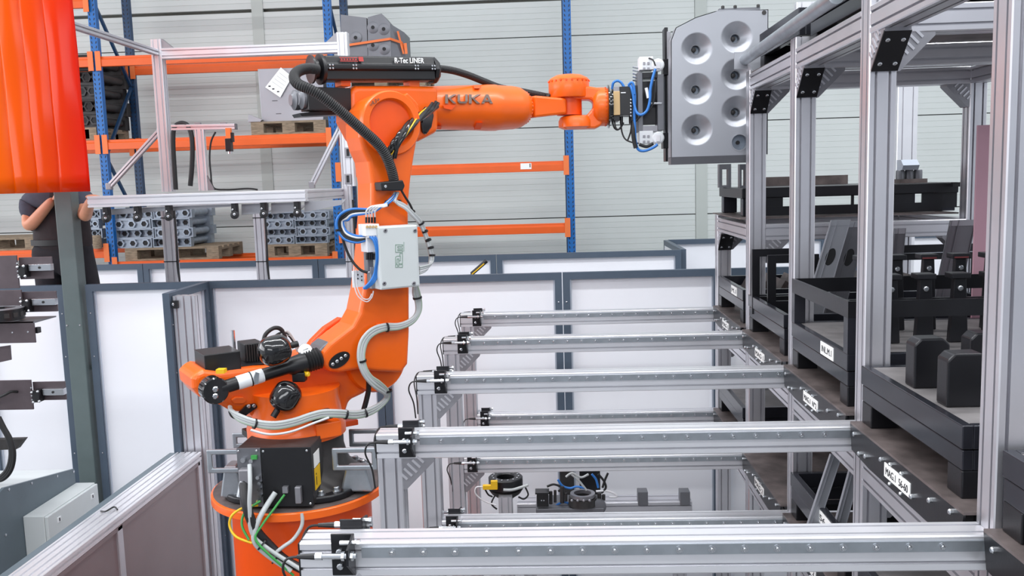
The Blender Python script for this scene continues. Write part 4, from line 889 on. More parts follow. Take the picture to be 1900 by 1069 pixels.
# grey-green loom down the arm and round the column
for i in range(6):
    o = (i-2.5)*2.0; m = ['greycable', 'cablesage', 'greycable', 'greenwire', 'greycable', 'cablesage'][i]; r = [.0095, .008, .0095, .005, .008, .008][i]
    rtube([(773+o*.5, 500+o, .24), (771+o*.4, 525, .22), (773+o, 545, .19), (777+o*.8, 562, .18), (776+o*.6, 580, .18), (764+o*.3, 596+o*.6, .19), (740, 606+o*.8, .20), (712, 608+o, .20), (690+o*.4, 617+o, .20), (675+o, 635+o*.4, .20), (670+o, 660, .21), (674+o, 682, .22), (684+o, 700-o*.3, .22), (700+o*.8, 714-o, .21), (716+o*.6, 727-o*.6, .18), (718+o*.6, 738, .15), (706+o*.3, 752+o*.6, .16), (686, 764+o, .19), (660, 770+o, .23), (630, 768+o, .27), (600, 768+o, .28), (575, 774+o, .285), (545, 784+o, .285), (510, 790+o, .28), (475, 786+o*.9, .25), (445, 776+o, .19), (430+o*.3, 764+o*.6, .13), (427+o*.2, 755, .06)], r, m, 'loom_cable')
rtube([(684, 700, .2), (684, 722, .16), (680, 742, .14), (675, 760, .13)], .014, 'rubber', 'loom_cable'); rtube([(428, 762, .1), (434, 772, .11), (455, 776, .10), (464, 778, .08)], .013, 'rubber', 'loom_cable')
tm = MB()
for (x, y), (x2, y2), v in (((716, 608), (720, 607.5), .2), ((671, 668), (672, 673), .21), ((774, 551), (775, 556), .19), ((471, 786), (476, 787), .245), ((640, 769), (645, 770), .25), ((676, 767), (681, 765), .20), ((719, 724), (720, 729), .17)):
    a = rw(x, y, v); b = rw(x2, y2, v); tm.lathe_closed(a, b-a, [(.020, 0), (.025, 0), (.025, .010), (.020, .010)], 12)
tm.build('cable_ties', 'black', robot, kind='stuff')
rbox(580, 618, 764, 780, .27, .06, 'loom_holder', 'blacksteel', robot)
rtube([(465, 798, .26), (500, 806, .28), (540, 801, .29), (580, 786, .29), (610, 775, .29)], .006, 'whitecable', 'loom_cable')
rbox(640, 665, 781, 791, -.02, .12, 'hard_stop', 'orange2', robot); rbox(588, 634, 784, 813, .26, .10, 'stop_lug', 'orange', robot, .006); rbox(470, 590, 800, 812, .06, .2, 'turntable_rim', 'pipeblack', robot)
# ================================================================== gripper and the perforated panel it carries
YG = YW
def gp(px, py, y=None): return at(px, py, YG if y is None else y)
gr = thing('panel_gripper', 'black and white pneumatic gripper with blue hoses on the robot flange', 'gripper', gp(1180, 200))
fx0 = FXc.x+.031
def gbox(px0, px1, py0, py1, y0, y1, name, m, par=gr, bev=.003):
    a = gp(px0, py1); b = gp(px1, py0); return MB().box((max(a.x, fx0), y0, a.z), (b.x, y1, b.z)).build(name, m, par, bevel=bev)
yc = YG
gbox(1136, 1148, 172, 216, yc-.10, yc+.10, 'changer_plate', 'beige'); gbox(1136, 1148, 163, 173, yc-.09, yc+.09, 'changer_plate', 'cast'); gbox(1136, 1148, 216, 226, yc-.09, yc+.09, 'changer_plate', 'black')
tb = gbox(1148, 1169, 163, 216, yc-.10, yc+.10, 'changer_body', 'black'); gbox(1169, 1175, 168, 226, yc-.09, yc+.09, 'changer_plate', 'pipeblack')
k = MB()
for i in range(6): bolt(k, gp(1170.5, 185+i*6, yc-.10), -Y3, .005, .004)
k.build('changer_bolts', 'steel', tb, kind='stuff')
MB().box(gp(1152, 173, yc-.1)-V((0, .003, 0)), gp(1161, 171, yc-.1)).build('white_mark', 'white', tb)
for px in (1153, 1170): MB().cyl(gp(px, 216, yc-.05), gp(px, 230, yc-.05), .010, 10).build('changer_plug', 'black', tb, smooth=35)
# grey box frame
gbox(1182, 1190, 136, 246, yc-.07, yc+.07, 'frame_side', 'sheetdark'); gbox(1218, 1229, 140, 243, yc-.07, yc+.07, 'frame_side', 'sheetdark')
gbox(1190, 1218, 136, 148, yc-.07, yc+.07, 'frame_bar', 'blacksteel'); gbox(1190, 1218, 234, 246, yc-.07, yc+.07, 'frame_bar', 'cast')
gbox(1175, 1182, 160, 222, yc-.06, yc+.06, 'frame_mount', 'pipeblack'); gbox(1192, 1217, 150, 232, yc-.005, yc+.02, 'frame_web', 'blacksteel')
for py0, py1 in ((108, 133), (244, 268)):
    gbox(1184, 1209, py0, py1, yc-.085, yc+.03, 'clamp_body', 'white')
    c = gp(1221, (py0+py1)/2, yc-.085); MB().lathe(c+Y3*.05, -Y3, [(.038, 0), (.038, .05), (.030, .056)], 24).build('clamp_drum', 'white', gr, smooth=35)
    MB().box(c+V((-.012, -.02, -.022)), c+V((.010, -.005, .016))).build('drum_latch', 'whitecable', gr)
    for i in (-1, 1):
        for j in (-1, 1): MB().box(gp(1199+i*4, (py0+py1)/2+2+j*5, yc-.085)+V((-.007, -.008, -.007)), gp(1199+i*4, (py0+py1)/2+2+j*5, yc-.085)+V((.007, 0, .007))).build('clamp_port', 'cast', gr)
    gbox(1229, 1242, py0+3, py1+8, yc-.05, yc+.06, 'jaw', 'blacksteel')
k = MB()
for i in range(5): k.cyl(gp(1184, 126+i*6), gp(1174, 124+i*6), .007, 8)
k.build('valve_nipples', 'steel', gr, kind='stuff')
# mounting channel behind the panel edge
gbox(1234, 1238, 52, 300, yc-.03, yc+.08, 'edge_channel', 'blacksteel'); gbox(1238, 1243, 60, 300, yc-.04, yc+.02, 'edge_channel', 'cast')
MB().cyl(gp(1208, 192, yc-.07), gp(1228, 192, yc-.07), .008, 8).build('spring_pin', 'steel', gr)
def gt(pts, r, m, nm): MB().tube([gp(x, y, yc+d) for x, y, d in pts], r, 8).build(nm, m, gr, smooth=60)
gt([(1216, 128, -.12), (1211, 145, -.13), (1207, 165, -.13), (1206, 185, -.13), (1202, 202, -.13), (1196, 210, -.13), (1188, 213, -.13), (1181, 208, -.12), (1177, 195, -.11), (1175, 178, -.11), (1172, 165, -.11), (1169, 158, -.10), (1166, 162, -.09)], .0085, 'bluehose', 'air_hose')
gt([(1176, 160, -.09), (1178, 180, -.1), (1177, 210, -.1), (1178, 235, -.1), (1179, 260, -.1), (1184, 277, -.1), (1196, 280, -.1), (1212, 274, -.11), (1220, 268, -.11)], .0085, 'bluehose', 'air_hose')
gt([(1136, 165, -.08), (1138, 154, -.09), (1146, 150, -.09), (1153, 154, -.09), (1158, 162, -.09)], .008, 'bluehose', 'air_hose')
gt([(1166, 158, -.1), (1172, 153, -.11), (1176, 160, -.11), (1177, 175, -.11)], .008, 'bluehose', 'air_hose')
gt([(1180, 225, -.1), (1190, 214, -.12), (1204, 206, -.12), (1212, 190, -.12), (1216, 165, -.11), (1217, 150, -.1)], .006, 'rubber', 'sensor_cable')
gt([(1152, 228, -.05), (1154, 245, -.06), (1160, 258, -.07), (1172, 264, -.08), (1185, 266, -.09)], .005, 'rubber', 'sensor_cable')
gt([(1172, 228, -.05), (1170, 245, -.06), (1164, 262, -.07)], .005, 'rubber', 'sensor_cable')
gt([(1136, 222, -.05), (1139, 236, -.06), (1146, 241, -.06), (1153, 234, -.06), (1154, 226, -.05)], .005, 'rubber', 'sensor_cable'); gt([(1140, 224, -.07), (1143, 238, -.08), (1150, 239, -.08), (1157, 228, -.06)], .005, 'rubber', 'sensor_cable')
gt([(1176, 226, -.09), (1175, 245, -.1), (1177, 262, -.1), (1180, 275, -.1)], .014, 'rubber', 'sensor_cable')
gt([(1204, 108, -.09), (1212, 112, -.11), (1216, 122, -.12)], .005, 'rubber', 'sensor_cable'); gt([(1186, 268, -.1), (1200, 272, -.1), (1212, 266, -.1)], .010, 'rubber', 'sensor_cable')
MB().tube([gp(x, y, yc-.12) for x, y in ((1199, 163), (1201, 172), (1203, 182))], .010, 8).build('white_clip', 'white', gr, smooth=60)
# the carried panel
YP = 5.41
pn = thing('dimpled_panel', 'grey sheet metal panel with conical dimples held by the gripper', 'panel', at(1330, 304, YP))
zt, zb = at(1380, 19, YP).z, at(1330, 289, YP).z
lft = [(at(1245, y, YP).z, at(1245, y, YP).x) for y in (289, 75)]+[(at(1254, 51, YP).z, at(1254, 51, YP).x), (at(1291, 32, YP).z, at(1291, 32, YP).x), (at(1333, 19, YP).z, at(1333, 19, YP).x)]
xr = at(1425, 150, YP).x
def xl_(z):
    for (z0, x0), (z1, x1) in zip(lft[:-1], lft[1:]):
        if z <= z1+1e-6: t = (z-z0)/max(z1-z0, 1e-6); return x0+(x1-x0)*max(0, min(1, t))
    return lft[-1][1]
dim = [at(x, y, YP) for x, y in ((1293, 90), (1293, 165), (1293, 241), (1367, 69), (1367, 138), (1367, 207))]
hole = at(1372, 264, YP); RD = 27.5/F_*YP; RI = 8.6/F_*YP; RH = 15/F_*YP
NX, NZ = 130, 190; vs = []; fs = []
def depth(x, z):
    for c in dim:
        r = math.hypot(x-c.x, z-c.z)
        if r < RD:
            t = (RD-r)/(RD-RI); return .055*min(1, t)*(1 if t > .12 else t/.12)**.5 if t < 1 else .055
    return 0
for j in range(NZ+1):
    z = zb+(zt-zb)*j/NZ; x0 = xl_(z)
    for i in range(NX+1): x = x0+(xr-x0)*i/NX; vs.append((x, YP+depth(x, z), z))
for j in range(NZ):
    for i in range(NX):
        q = (j*(NX+1)+i, j*(NX+1)+i+1, (j+1)*(NX+1)+i+1, (j+1)*(NX+1)+i)
        cx = sum(vs[k_][0] for k_ in q)/4; cz = sum(vs[k_][2] for k_ in q)/4
        if any(math.hypot(cx-c.x, cz-c.z) < RI*.92 for c in dim) or math.hypot(cx-hole.x, cz-hole.z) < RH: continue
        fs.append(q)
MB().add(vs, fs).build('dimpled_face', 'sheet', pn, smooth=60)
for c in dim:
    MB().lathe_closed(V((c.x, YP+.052, c.z)), Y3, [(RI*.9, 0), (RI*1.06, 0), (RI*1.06, .05), (RI*.9, .05)], 24).build('dimple_bore', 'sheetdark', pn, smooth=40)
    MB().lathe(V((c.x-RI*.3, YP+.075, c.z)), -Y3, [(RI*.5, 0), (RI*.5, .012), (RI*.25, .016)], 14).build('bore_stud', 'pipeblack', pn, smooth=40)
    MB().lathe(V((c.x, YP+.102, c.z)), -Y3, [(RI, 0), (RI, .004)], 20).build('bore_floor', 'pipe', pn)
MB().lathe_closed(V((hole.x, YP-.003, hole.z)), Y3, [(RH*.93, 0), (RH*1.04, 0), (RH*1.04, .06), (RH*.93, .06)], 28).build('hole_collar', 'sheet', pn, smooth=40)
MB().lathe(V((hole.x, YP+.06, hole.z)), -Y3, [(RH, 0), (RH, .004)], 24).build('hole_floor', 'pipe', pn); MB().lathe(V((hole.x, YP+.055, hole.z)), -Y3, [(.012, 0), (.012, .01)], 12).build('bore_stud', 'pipeblack', pn)
x0 = lft[0][1]
out = [(x0, zb)]+[(x, z) for z, x in lft[1:]]+[(xr, zt), (xr, zb)]
for (xa, za), (xb, zb_) in zip(out[:-1], out[1:]):
    if (xa, za) == (xr, zt): pass
    a = V((xa, YP, za)); b = V((xb, YP, zb_)); d = (b-a).normalized(); n_ = d.cross(Y3); MB().prism([a, b, b+n_*-.004, a+n_*-.004], (0, .12, 0)).build('edge_flange', 'sheet', pn)
# sloping lower skirt
z2 = at(1330, 303, YP).z
MB().prism([(x0, YP, zb), (x0, YP+.01, z2), (x0, YP+.12, z2), (x0, YP+.12, zb-.006), (x0, YP+.004, zb-.004)], (xr-.012-x0, 0, 0)).build('lower_skirt', 'sheetdark', pn)
a = at(1336, 19, YP); MB().box((a.x, YP+.03, zt+.001), (xr-.04, YP+.06, zt+.02)).build('top_strip', 'sheetdark', pn)
for px in (1343, 1366, 1409): q = at(px, 17, YP); MB().lathe((q.x, YP+.03, zt+.02), Z3, [(.010, 0), (.010, .012), (.006, .016)], 10).build('top_nub', 'pipeblack', pn)
q = at(1421, 22, YP); MB().lathe((q.x-.01, YP, q.z-.004), -Y3, [(.013, 0), (.013, .003)], 14).build('corner_plug', 'pipeblack', pn)
# ================================================================== aluminium gantry stand left of the robot
GB, GN = 7.85, 6.6
ga = thing('profile_gantry', 'bright aluminium profile stand with angled braces beside the worker', 'stand', (-2.6, 7.4, 0))
def gb(a, b, w_=.09, h=.09, nx=2, ny=2, name='profile', m='alu2', up=(0, 0, 1), sw=.010): return MB().beam(a, b, w_, h, nx, ny, up, sw).build(name, m, ga)
lt = at(292, 74, GB); xL = lt.x; xR = at(636, 64, GB).x; zTop = lt.z; zS = at(500, 350, GB).z
gb((xL, GB, zS), (xL, GB, zTop), name='upright', up=(0, 1, 0)); gb((xR, GB, zS), (xR, GB, zTop), name='upright', up=(0, 1, 0))
zc = at(460, 95, GB).z; gb((xL+.045, GB, zc), (xR-.045, GB, zc), name='top_beam')
q0 = at(283, 99, GB); gb((xL, GB-.046, q0.z), (xL, 6.32, q0.z), .05, .05, 1, 1, name='stay_beam', m='alu', sw=.012)
for x, s in ((xL+.045, 1), (xR-.045, -1)):
    mb = MB().prism([(x, GB-.03, zc+.045), (x+s*.10, GB-.03, zc+.045), (x, GB-.03, zc+.13)], (0, .06, 0)); g = mb.build('corner_bracket', 'cast', ga)
# lower ring of beams
zN = at(400, 368, GN).z; xa, xb = at(167, 370, GN).x, at(569, 364, GN).x
gb((xa, GN, zN), (xb, GN, zN), .085, .085, 1, 2, 'front_beam'); gb((xb-.043, GN+.043, zN), (xb-.043, GB+.05, zN), .085, .085, 1, 2, 'side_beam', 'alu')
gb((xa+.043, GN+.043, zN), (xa+.043, GB-.045, zN), .085, .085, 1, 2, 'side_beam', 'alu'); gb((xa, GB, zN), (xb-.09, GB, zN), .085, .085, 2, 2, 'rear_beam')
# angled braces
def brace(p, q, y):
    a = at(p[0], p[1], y); b = at(q[0], q[1], y); o = MB().beam(a, b, .045, .045, 1, 1, (0, 1, 0), .010).build('brace', 'alu', ga)
    for c in (a, b): MB().obox(c, X3, Y3, Z3, .05, .05, .06).build('brace_joint', 'cast', ga, bevel=.006)
brace((298, 242), (203, 346), GB); brace((632, 236), (579, 343), GB)
# inner sub-frame
a = at(319, 237, GB-.1); b = at(438, 235, GB-.1); gb(a, b, .045, .05, 1, 1, 'inner_bar'); MB().obox(b, X3, Y3, Z3, .01, .045, .05).build('bar_cap', 'sheetdark', ga)
c = at(375, 300, GB-.1); gb((c.x, GB-.1, zS), (c.x, GB-.1, a.z-.025), .08, .05, 2, 1, 'inner_upright', up=(0, 1, 0)); MB().prism([(c.x+.04, GB-.12, zS), (c.x+.10, GB-.12, zS), (c.x+.04, GB-.12, zS+.13)], (0, .03, 0)).build('inner_bracket', 'cast', ga)
for px in (367, 415):
    q = at(px, 229, GB-.1); MB().obox(q, X3, Y3, Z3, .05, .03, .012).build('bar_screw_plate', 'cast', ga)
# legs down to the floor
for px, py, w_ in ((317, 460, .105), (485, 460, .09), (651, 480, .075)):
    q = at(px, py, GB); gb((q.x, GB, 0), (q.x, GB, zN-.045 if px < 600 else zTop-.5), w_, .08, 2, 1, 'leg', 'alu', (0, 1, 0))
    for zz in (at(px, 403, GB).z, at(px, 484, GB).z): MB().box((q.x-w_/2-.004, GB-.044, zz-.008), (q.x+w_/2+.004, GB+.044, zz)).build('cable_tie', 'black', ga)
    MB().tube([(q.x+w_/2+.012, GB-.02, zN-.06), (q.x+w_/2+.016, GB-.03, zN-.35), (q.x+w_/2+.010, GB-.02, zN-.65), (q.x+w_/2+.03, GB-.03, zN-.95)], .009, 6).build('leg_cable', 'rubber', ga, smooth=60)
for py in (283, 332): q = at(646, py, GB-.05); MB().box(q-V((.03, .01, .045)), q+V((.03, .01, .045))).build('hinge', 'cast', ga, bevel=.004); MB().box(q-V((.012, .014, .03)), q+V((.012, -.01, .03))).build('hinge_slot', 'black', ga)
# cable loops and hanging camera
def gtube(pts, r, m='rubber', nm='conduit', y=GB-.1): MB().tube([at(x, yy, y) for x, yy in pts], r, 8).build(nm, m, ga, smooth=60)
gtube([(326, 352), (324, 320), (322, 290), (321, 260), (323, 238), (335, 229), (348, 233), (355, 250), (357, 275), (356, 310), (353, 345)], .022)
gtube([(400, 245), (392, 262), (389, 290), (391, 320), (396, 348), (420, 352), (460, 350), (478, 352)], .008)
q = at(424, 242, GB-.14); MB().box(q-V((.022, .02, .07)), q+V((.022, .02, .02))).build('camera_holder', 'strap', ga, bevel=.003); MB().box(q-V((.028, .03, .18)), q+V((.022, .03, -.07))).build('camera_body', 'black', ga, bevel=.004); MB().box(q+V((.022, -.02, -.10)), q+V((.040, .02, -.02))).build('camera_plug', 'black', ga); MB().cyl(q-Z3*.20, q-Z3*.18, .018, 14).build('camera_lens', 'steel', ga)
# black grippers under the front beam
for i, (px, py) in enumerate(((200, 397), (257, 392), (315, 390), (437, 386), (491, 388), (553, 388))):
    q = at(px, py, GN); zz = zN-.0425
    c = MB().box((q.x-.025, GN-.03, zz-.09), (q.x+.015, GN+.03, zz)).build('clamp_block', 'black', ga, bevel=.005)
    MB().lathe((q.x+.005, GN-.03, zz-.085), -Y3, [(.030, 0), (.030, .02), (.014, .024)], 16).build('clamp_roller', 'black', c, smooth=35); k = MB(); bolt(k, (q.x+.008, GN-.052, zz-.08), -Y3, .010, .006); bolt(k, (q.x-.012, GN-.032, zz-.045), -Y3, .008, .006); k.build('clamp_bolts', 'steel', c, kind='stuff')
# sheet strips held by the clamps
zz = zN-.0425
def strip(px0, px1, y0l, y0r, y1l, y1r, label):
    o = thing('sheet_strip', label, 'sheet', at((px0+px1)/2, y1l, GN-.03), 'pale sheet strips clamped under the gantry beam')
    P = [at(px0, y0l, GN+.06), at(px1, y0r, GN+.06), at(px1, y1r, GN+.06), at(px0, y1l, GN+.06)]; MB().prism(P, (0, .01, 0)).build('strip_face', 'sheet', o); a, b = P[3], P[2]
    MB().prism([a+V((0, .01, 0)), b+V((0, .01, 0)), b+V((0, .16, .035)), a+V((0, .16, .035))], (0, 0, .006)).build('strip_fold', 'sheet', o); return o
strip(205, 432, 388, 379, 399, 383, 'long pale strip clamped under the left half of the gantry beam')
strip(448, 498, 379, 377, 399, 395, 'short pale bent strip clamped under the middle of the gantry beam'); strip(503, 558, 377, 375, 398, 390, 'short pale bent strip next to the last black clamp'); strip(565, 634, 374, 371, 394, 380, 'pale bent strip sticking out below the gantry corner')
# ================================================================== orange welding curtain
YC = 6.2
cu = thing('welding_curtain', 'translucent orange and red strip curtain hanging at upper left', 'curtain', at(165, 356, YC))
xe = at(166, 356, YC).x; zb = at(100, 357, YC).z; edges = []
for i in range(9):
    x1 = xe-i*.165; x0 = x1-.20; n = 10; vs = []; fs = []; m = 14
    for j in range(m+1):
        z = zb+(5.12-zb)*j/m
        for k_ in range(n+1):
            t = k_/n; y = YC-.022*math.sin(t*math.pi)+.035*(t-.5)+.010*math.sin(z*4+i*1.7)*math.sin(t*math.pi)+.004*math.sin(z*9+i)
            vs.append((x0+(x1-x0)*t+.03*(z-zb)*-.3, y, z))
    for j in range(m):
        for k_ in range(n): fs.append((j*(n+1)+k_, j*(n+1)+k_+1, (j+1)*(n+1)+k_+1, (j+1)*(n+1)+k_))
    o = MB().add(vs, fs).build('curtain_strip', 'curtain', cu, smooth=60); md = o.modifiers.new('thick', 'SOLIDIFY'); md.thickness = .003
# ================================================================== pallet racking along the wall
RF, RB = 9.9, 10.72
xs_ = [at(190, 270, RF).x, at(619, 270, RF).x, at(1057, 270, RF).x]
xs_ = [xs_[0]-(xs_[1]-xs_[0])]+xs_
pr = thing('pallet_rack', 'blue and orange pallet racking standing along the hall wall', 'rack', ((xs_[1]+xs_[2])/2, 10.3, 0))
UW = .085
def upright(x, y, m):
    MB().prism([(x-UW/2, y, 0), (x+UW/2, y, 0), (x+UW/2, y+.07, 0), (x+UW/2-.01, y+.07, 0), (x+UW/2-.01, y+.01, 0), (x-UW/2+.01, y+.01, 0), (x-UW/2+.01, y+.07, 0), (x-UW/2, y+.07, 0)], (0, 0, 6.2)).build('upright', m, pr)
    s = MB(); z = 2.6
    while z < 5.7:
        for sx in (-1, 1): s.obox((x+sx*.024, y-.001, z), V((.3*sx, 0, 1)), Y3, V((1, 0, -.3*sx)), .026, .003, .009)
        z += .05
    s.build('slots', 'ink', pr, kind='stuff')
for i, x in enumerate(xs_):
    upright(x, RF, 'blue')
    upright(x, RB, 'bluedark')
    z = .4
    k = 0
    while z < 6:
        a = V((x, RF+.06, z)); b = V((x, RB, z+.85)) if k % 2 == 0 else None
        if k % 2: a, b = V((x, RB, z)), V((x, RF+.06, z+.85))
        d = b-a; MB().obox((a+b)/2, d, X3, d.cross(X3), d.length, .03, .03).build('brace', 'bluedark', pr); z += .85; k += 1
def rbeam(i, pyl, y, hp=None, m='beam'):
    # beam of bay i whose middle height is read at picture height pyl (left end of the bay)
    x0, x1 = xs_[i]+UW/2, xs_[i+1]-UW/2; z = pyl; h = .055
    P = [(x0, y-.02, z-h), (x0, y-.02, z+.02), (x0, y-.005, z+.03), (x0, y-.005, z+h), (x0, y+.03, z+h), (x0, y+.03, z-h)]
    b = MB().prism(P, (x1-x0, 0, 0)).build('beam', m, pr, bevel=.004)
    for x in (x0, x1): MB().box((x-.03, y-.03, z-.10), (x+.03, y-.022, z+.11)).build('beam_hook', 'strap', b)
    return b
lv = {0: [at(225, 113, RF).z, at(225, 268, RF).z, at(180, 470, RF).z], 1: None}
zz = lv[0]
zlb = at(440, 489, RF).z                                     # lowest level of the second bay lies a little deeper
for i in (0, 1):
    for z in (zz if i == 0 else zz[:2]+[zlb]): rbeam(i, z, RF); rbeam(i, z, RB)
zhd = at(700, 171, RF).z                                     # short cantilever arms under the hood pallet
for y_ in (RF+.1, RF+.6): MB().box((xs_[2]+UW/2, y_, zhd-.03), (xs_[2]+UW/2+1.02, y_+.05, zhd+.03)).build('cantilever_arm', 'beam', pr)
rbeam(0, at(148, 6, RF).z, RF); rbeam(1, at(148, -60, RF).z, RF)
for py in (312, 427): rbeam(2, at(900, py, RF).z, RF)
lb = at(976, 309, RF); MB().box((lb.x-.06, RF-.024, lb.z-.03), (lb.x+.06, RF-.02, lb.z+.035)).build('shelf_label', 'paper', pr); MB().box((lb.x+.04, RF-.025, lb.z-.01), (lb.x+.05, RF-.0235, lb.z+.03)).build('label_bar', 'ink', pr)
# ------------------------------------------------------------------ pallets
def pallet(x0, y0, z, label, L=1.2, D=.8):
    o = thing('wooden_pallet', label, 'pallet', (x0+L/2, y0+D/2, z), 'wooden pallets on the racking')
    for i in range(5): MB().box((x0, y0+i*(D-.11)/4, z+.122), (x0+L, y0+i*(D-.11)/4+.11, z+.144)).build('deck_board', 'wood', o)
    for i in range(3): MB().box((x0+i*(L-.14)/2, y0, z+.10), (x0+i*(L-.14)/2+.14, y0+D, z+.122)).build('stringer_board', 'wood', o)
    for i in range(3):
        for j in range(3): MB().box((x0+i*(L-.14)/2, y0+j*(D-.10)/2, z+.02), (x0+i*(L-.14)/2+.14, y0+j*(D-.10)/2+.10, z+.10)).build('block', 'wood', o)
    for j in range(3): MB().box((x0, y0+j*(D-.10)/2, z), (x0+L, y0+j*(D-.10)/2+.10, z+.02)).build('bottom_board', 'wood', o)
    return o
zlow, zmid, ztop, zlow0 = zlb+.056, zz[1]+.056, zhd+.031, zz[2]+.056
YPa = RF+.02
def xat(px, py, y=YPa): return at(px, py, y).x
pallet(xat(232, 472), YPa, zlow, 'worn pallet under the left pipe stack beyond the stand leg', L=1.08)
pallet(xat(487, 472), YPa, zlow, 'worn pallet under the pipe stack next to the orange arm', L=.74)
pallet(xat(466, 240), YPa, zmid, 'dark wooden pallet carrying the tall grey sheet box', L=.84)
pallet(xat(128, 238), YPa, zmid, 'pallet under the dark pipe stack behind the orange curtain edge', L=.31, D=.78)
pallet(xs_[2]+UW/2+.02, YPa, ztop, 'pallet carrying the strapped dark hoods, just above the robot', L=.98)
pallet(xat(-120, 470), YPa, zlow0, 'pallet at the left picture edge behind the worker')
# ------------------------------------------------------------------ steel blocks with three pipe ends each
def pipe_block(w_, h, d, m='pipe', closed=True):
    o = thing('pipe_block', '', 'pipe block', (0, 0, 0), 'stacked steel pipe blocks')
    for a, b in (((0, 0, 0), (w_, d*.12, .012)), ((0, 0, h-.012), (w_, d*.12, h)), ((0, 0, .012), (.01, d*.12, h-.012)), ((w_-.01, 0, .012), (w_, d*.12, h-.012))): MB().box(a, b).build('end_frame', m, o)
    dp = .02 if closed else .10
    MB().box((.01, dp, .012), (w_-.01, dp+.01, h-.012)).build('end_plate', m, o)
    r = min(h*.44, w_/6*.92)
    for i in range(3):
        c = V((w_*(i+.5)/3, d*.06, h/2)); y0 = -.005 if closed else .06
        t = MB(); t.lathe_closed(c+Y3*(y0-d*.06+.0), Y3, [(r*.68, 0), (r*.84, 0), (r*.84, d*.82), (r*.68, d*.82)], 18); t = t.build('pipe', m, o, smooth=40)
        MB().lathe_closed(c+Y3*(y0-d*.06+.004), Y3, [(r*.68, -.004), (r*1.08, -.004), (r*1.08, .022), (r*.8, .03)], 6).build('nut_collar', m, t)
        MB().lathe(c+Y3*(y0-d*.06+.012), -Y3, [(r*.68, 0), (r*.68, .004)], 16).build('bore', 'pipedark', t)
    MB().box((0, d*.85, 0), (w_, d, h)).build('rear_plate', m, o)
    return o
protos = {}
cnt = [0]
def stack(px0, py0, px1, py1, y, cols, rows, lab, m='pipe', dz=None, z0=None, depth=.72, only=None):
    a = at(px0, py1, y); b = at(px1, py0, y); w_ = (b.x-a.x)/cols; zb_ = z0 if z0 is not None else a.z; h = (b.z-zb_)/rows
    for j in range(rows):
        for i in range(cols):
            if only and (i, j) not in only: continue
            key = (round(w_, 3), round(h, 3), m, (i+j) % 2)
            if key not in protos:
                o = pipe_block(w_*.97, h*.985, depth, m, (i+j) % 2 == 0); protos[key] = o; c = o
                c.location = (a.x+i*w_+(.03 if j % 2 else 0), y, zb_+j*h)
            else:
                c = copytree(protos[key], (0, 0, 0)); c.location = (a.x+i*w_+(.03 if j % 2 else 0), y, zb_+j*h)
            cc_ = ['left', 'right'] if cols == 2 else ['']
            rr = ['bottom', 'second', 'third', 'top'] if rows == 4 else (['bottom', 'middle', 'top'] if rows == 3 else ['bottom', 'second', 'third', 'fourth', 'top'])
            c['label'] = ('pipe block, %s in the %s%s' % (rr[j], (cc_[i]+' column of the ') if cc_[i] else '', lab))
ztp = zlow+.145
stack(213, 386, 352, 470, YPa+.05, 2, 4, 'stack behind the left stand leg', z0=ztp)
stack(488, 391, 607, 468, YPa+.05, 2, 4, 'stack beside the orange arm', z0=ztp)
stack(150, 388, 182, 466, YPa+.05, 1, 4, 'stack between worker and blue upright', z0=zlow0+.001)
stack(128, 100, 176, 220, YPa+.05, 1, 5, 'dark stack by the orange curtain', 'pipeblack', z0=zmid+.145)
# small pail-like stub under the stack near the worker
q = at(172, 462, YPa); o = MB().lathe((xs_[1]-.13, YPa-.065, zlow0), Z3, [(.045, 0), (.05, .05), (.05, .14), (.045, .15)], 20).build('stone_pail', 'wood', smooth=40); tag(o, 'rough brown drum standing on the rack beam beside the worker', 'drum')
# ------------------------------------------------------------------ tall grey sheet box with paper
y = YPa+.05; zt_ = zmid+.145
o = thing('sheet_box', 'tall pale grey sheet metal box on the middle pallet with a paper', 'sheet box', (at(540, 230, y).x, y+.2, zt_))
MB().prism([at(478, 128, y), at(600, 124, y), V((at(600, 224, y).x, y, zt_)), V((at(486, 226, y).x, y, zt_))], (0, .5, 0)).build('box_shell', 'sheet', o, bevel=.004)
MB().prism([at(461, 212, y-.06), at(486, 222, y-.06), V((at(486, 226, y).x, y-.06, zt_)), V((at(463, 228, y).x, y-.06, zt_))], (0, .06, 0)).build('side_wing', 'sheet', o)
for px, py in ((510, 187), (517, 211), (572, 170)): q = at(px, py, y); MB().box((q.x-.03, y-.002, q.z-.003), (q.x+.03, y, q.z+.003)).build('slot', 'ink', o)
pp = [at(521, 125, y-.02), at(542, 142, y-.02), at(520, 181, y-.02), at(492, 162, y-.02)]
pg = MB().prism(pp, (0, .002, 0)).build('paper_sheet', 'paper', o)
for (x, yy) in ((500, 160), (507, 165), (516, 170)): q = at(x, yy, y-.022); MB().box((q.x-.012, y-.023, q.z-.006), (q.x+.012, y-.021, q.z+.006)).build('print_mark', 'ink', pg)
for t in (.2, .35, .5, .65):
    a = pp[0].lerp(pp[3], t)+(pp[1]-pp[0])*.15; b = pp[1].lerp(pp[2], t)-(pp[1]-pp[0])*.15; MB().obox((a+b)/2-Y3*.001, b-a, Y3, (b-a).cross(Y3), (b-a).length, .002, .003).build('print_line', 'greycable', pg)
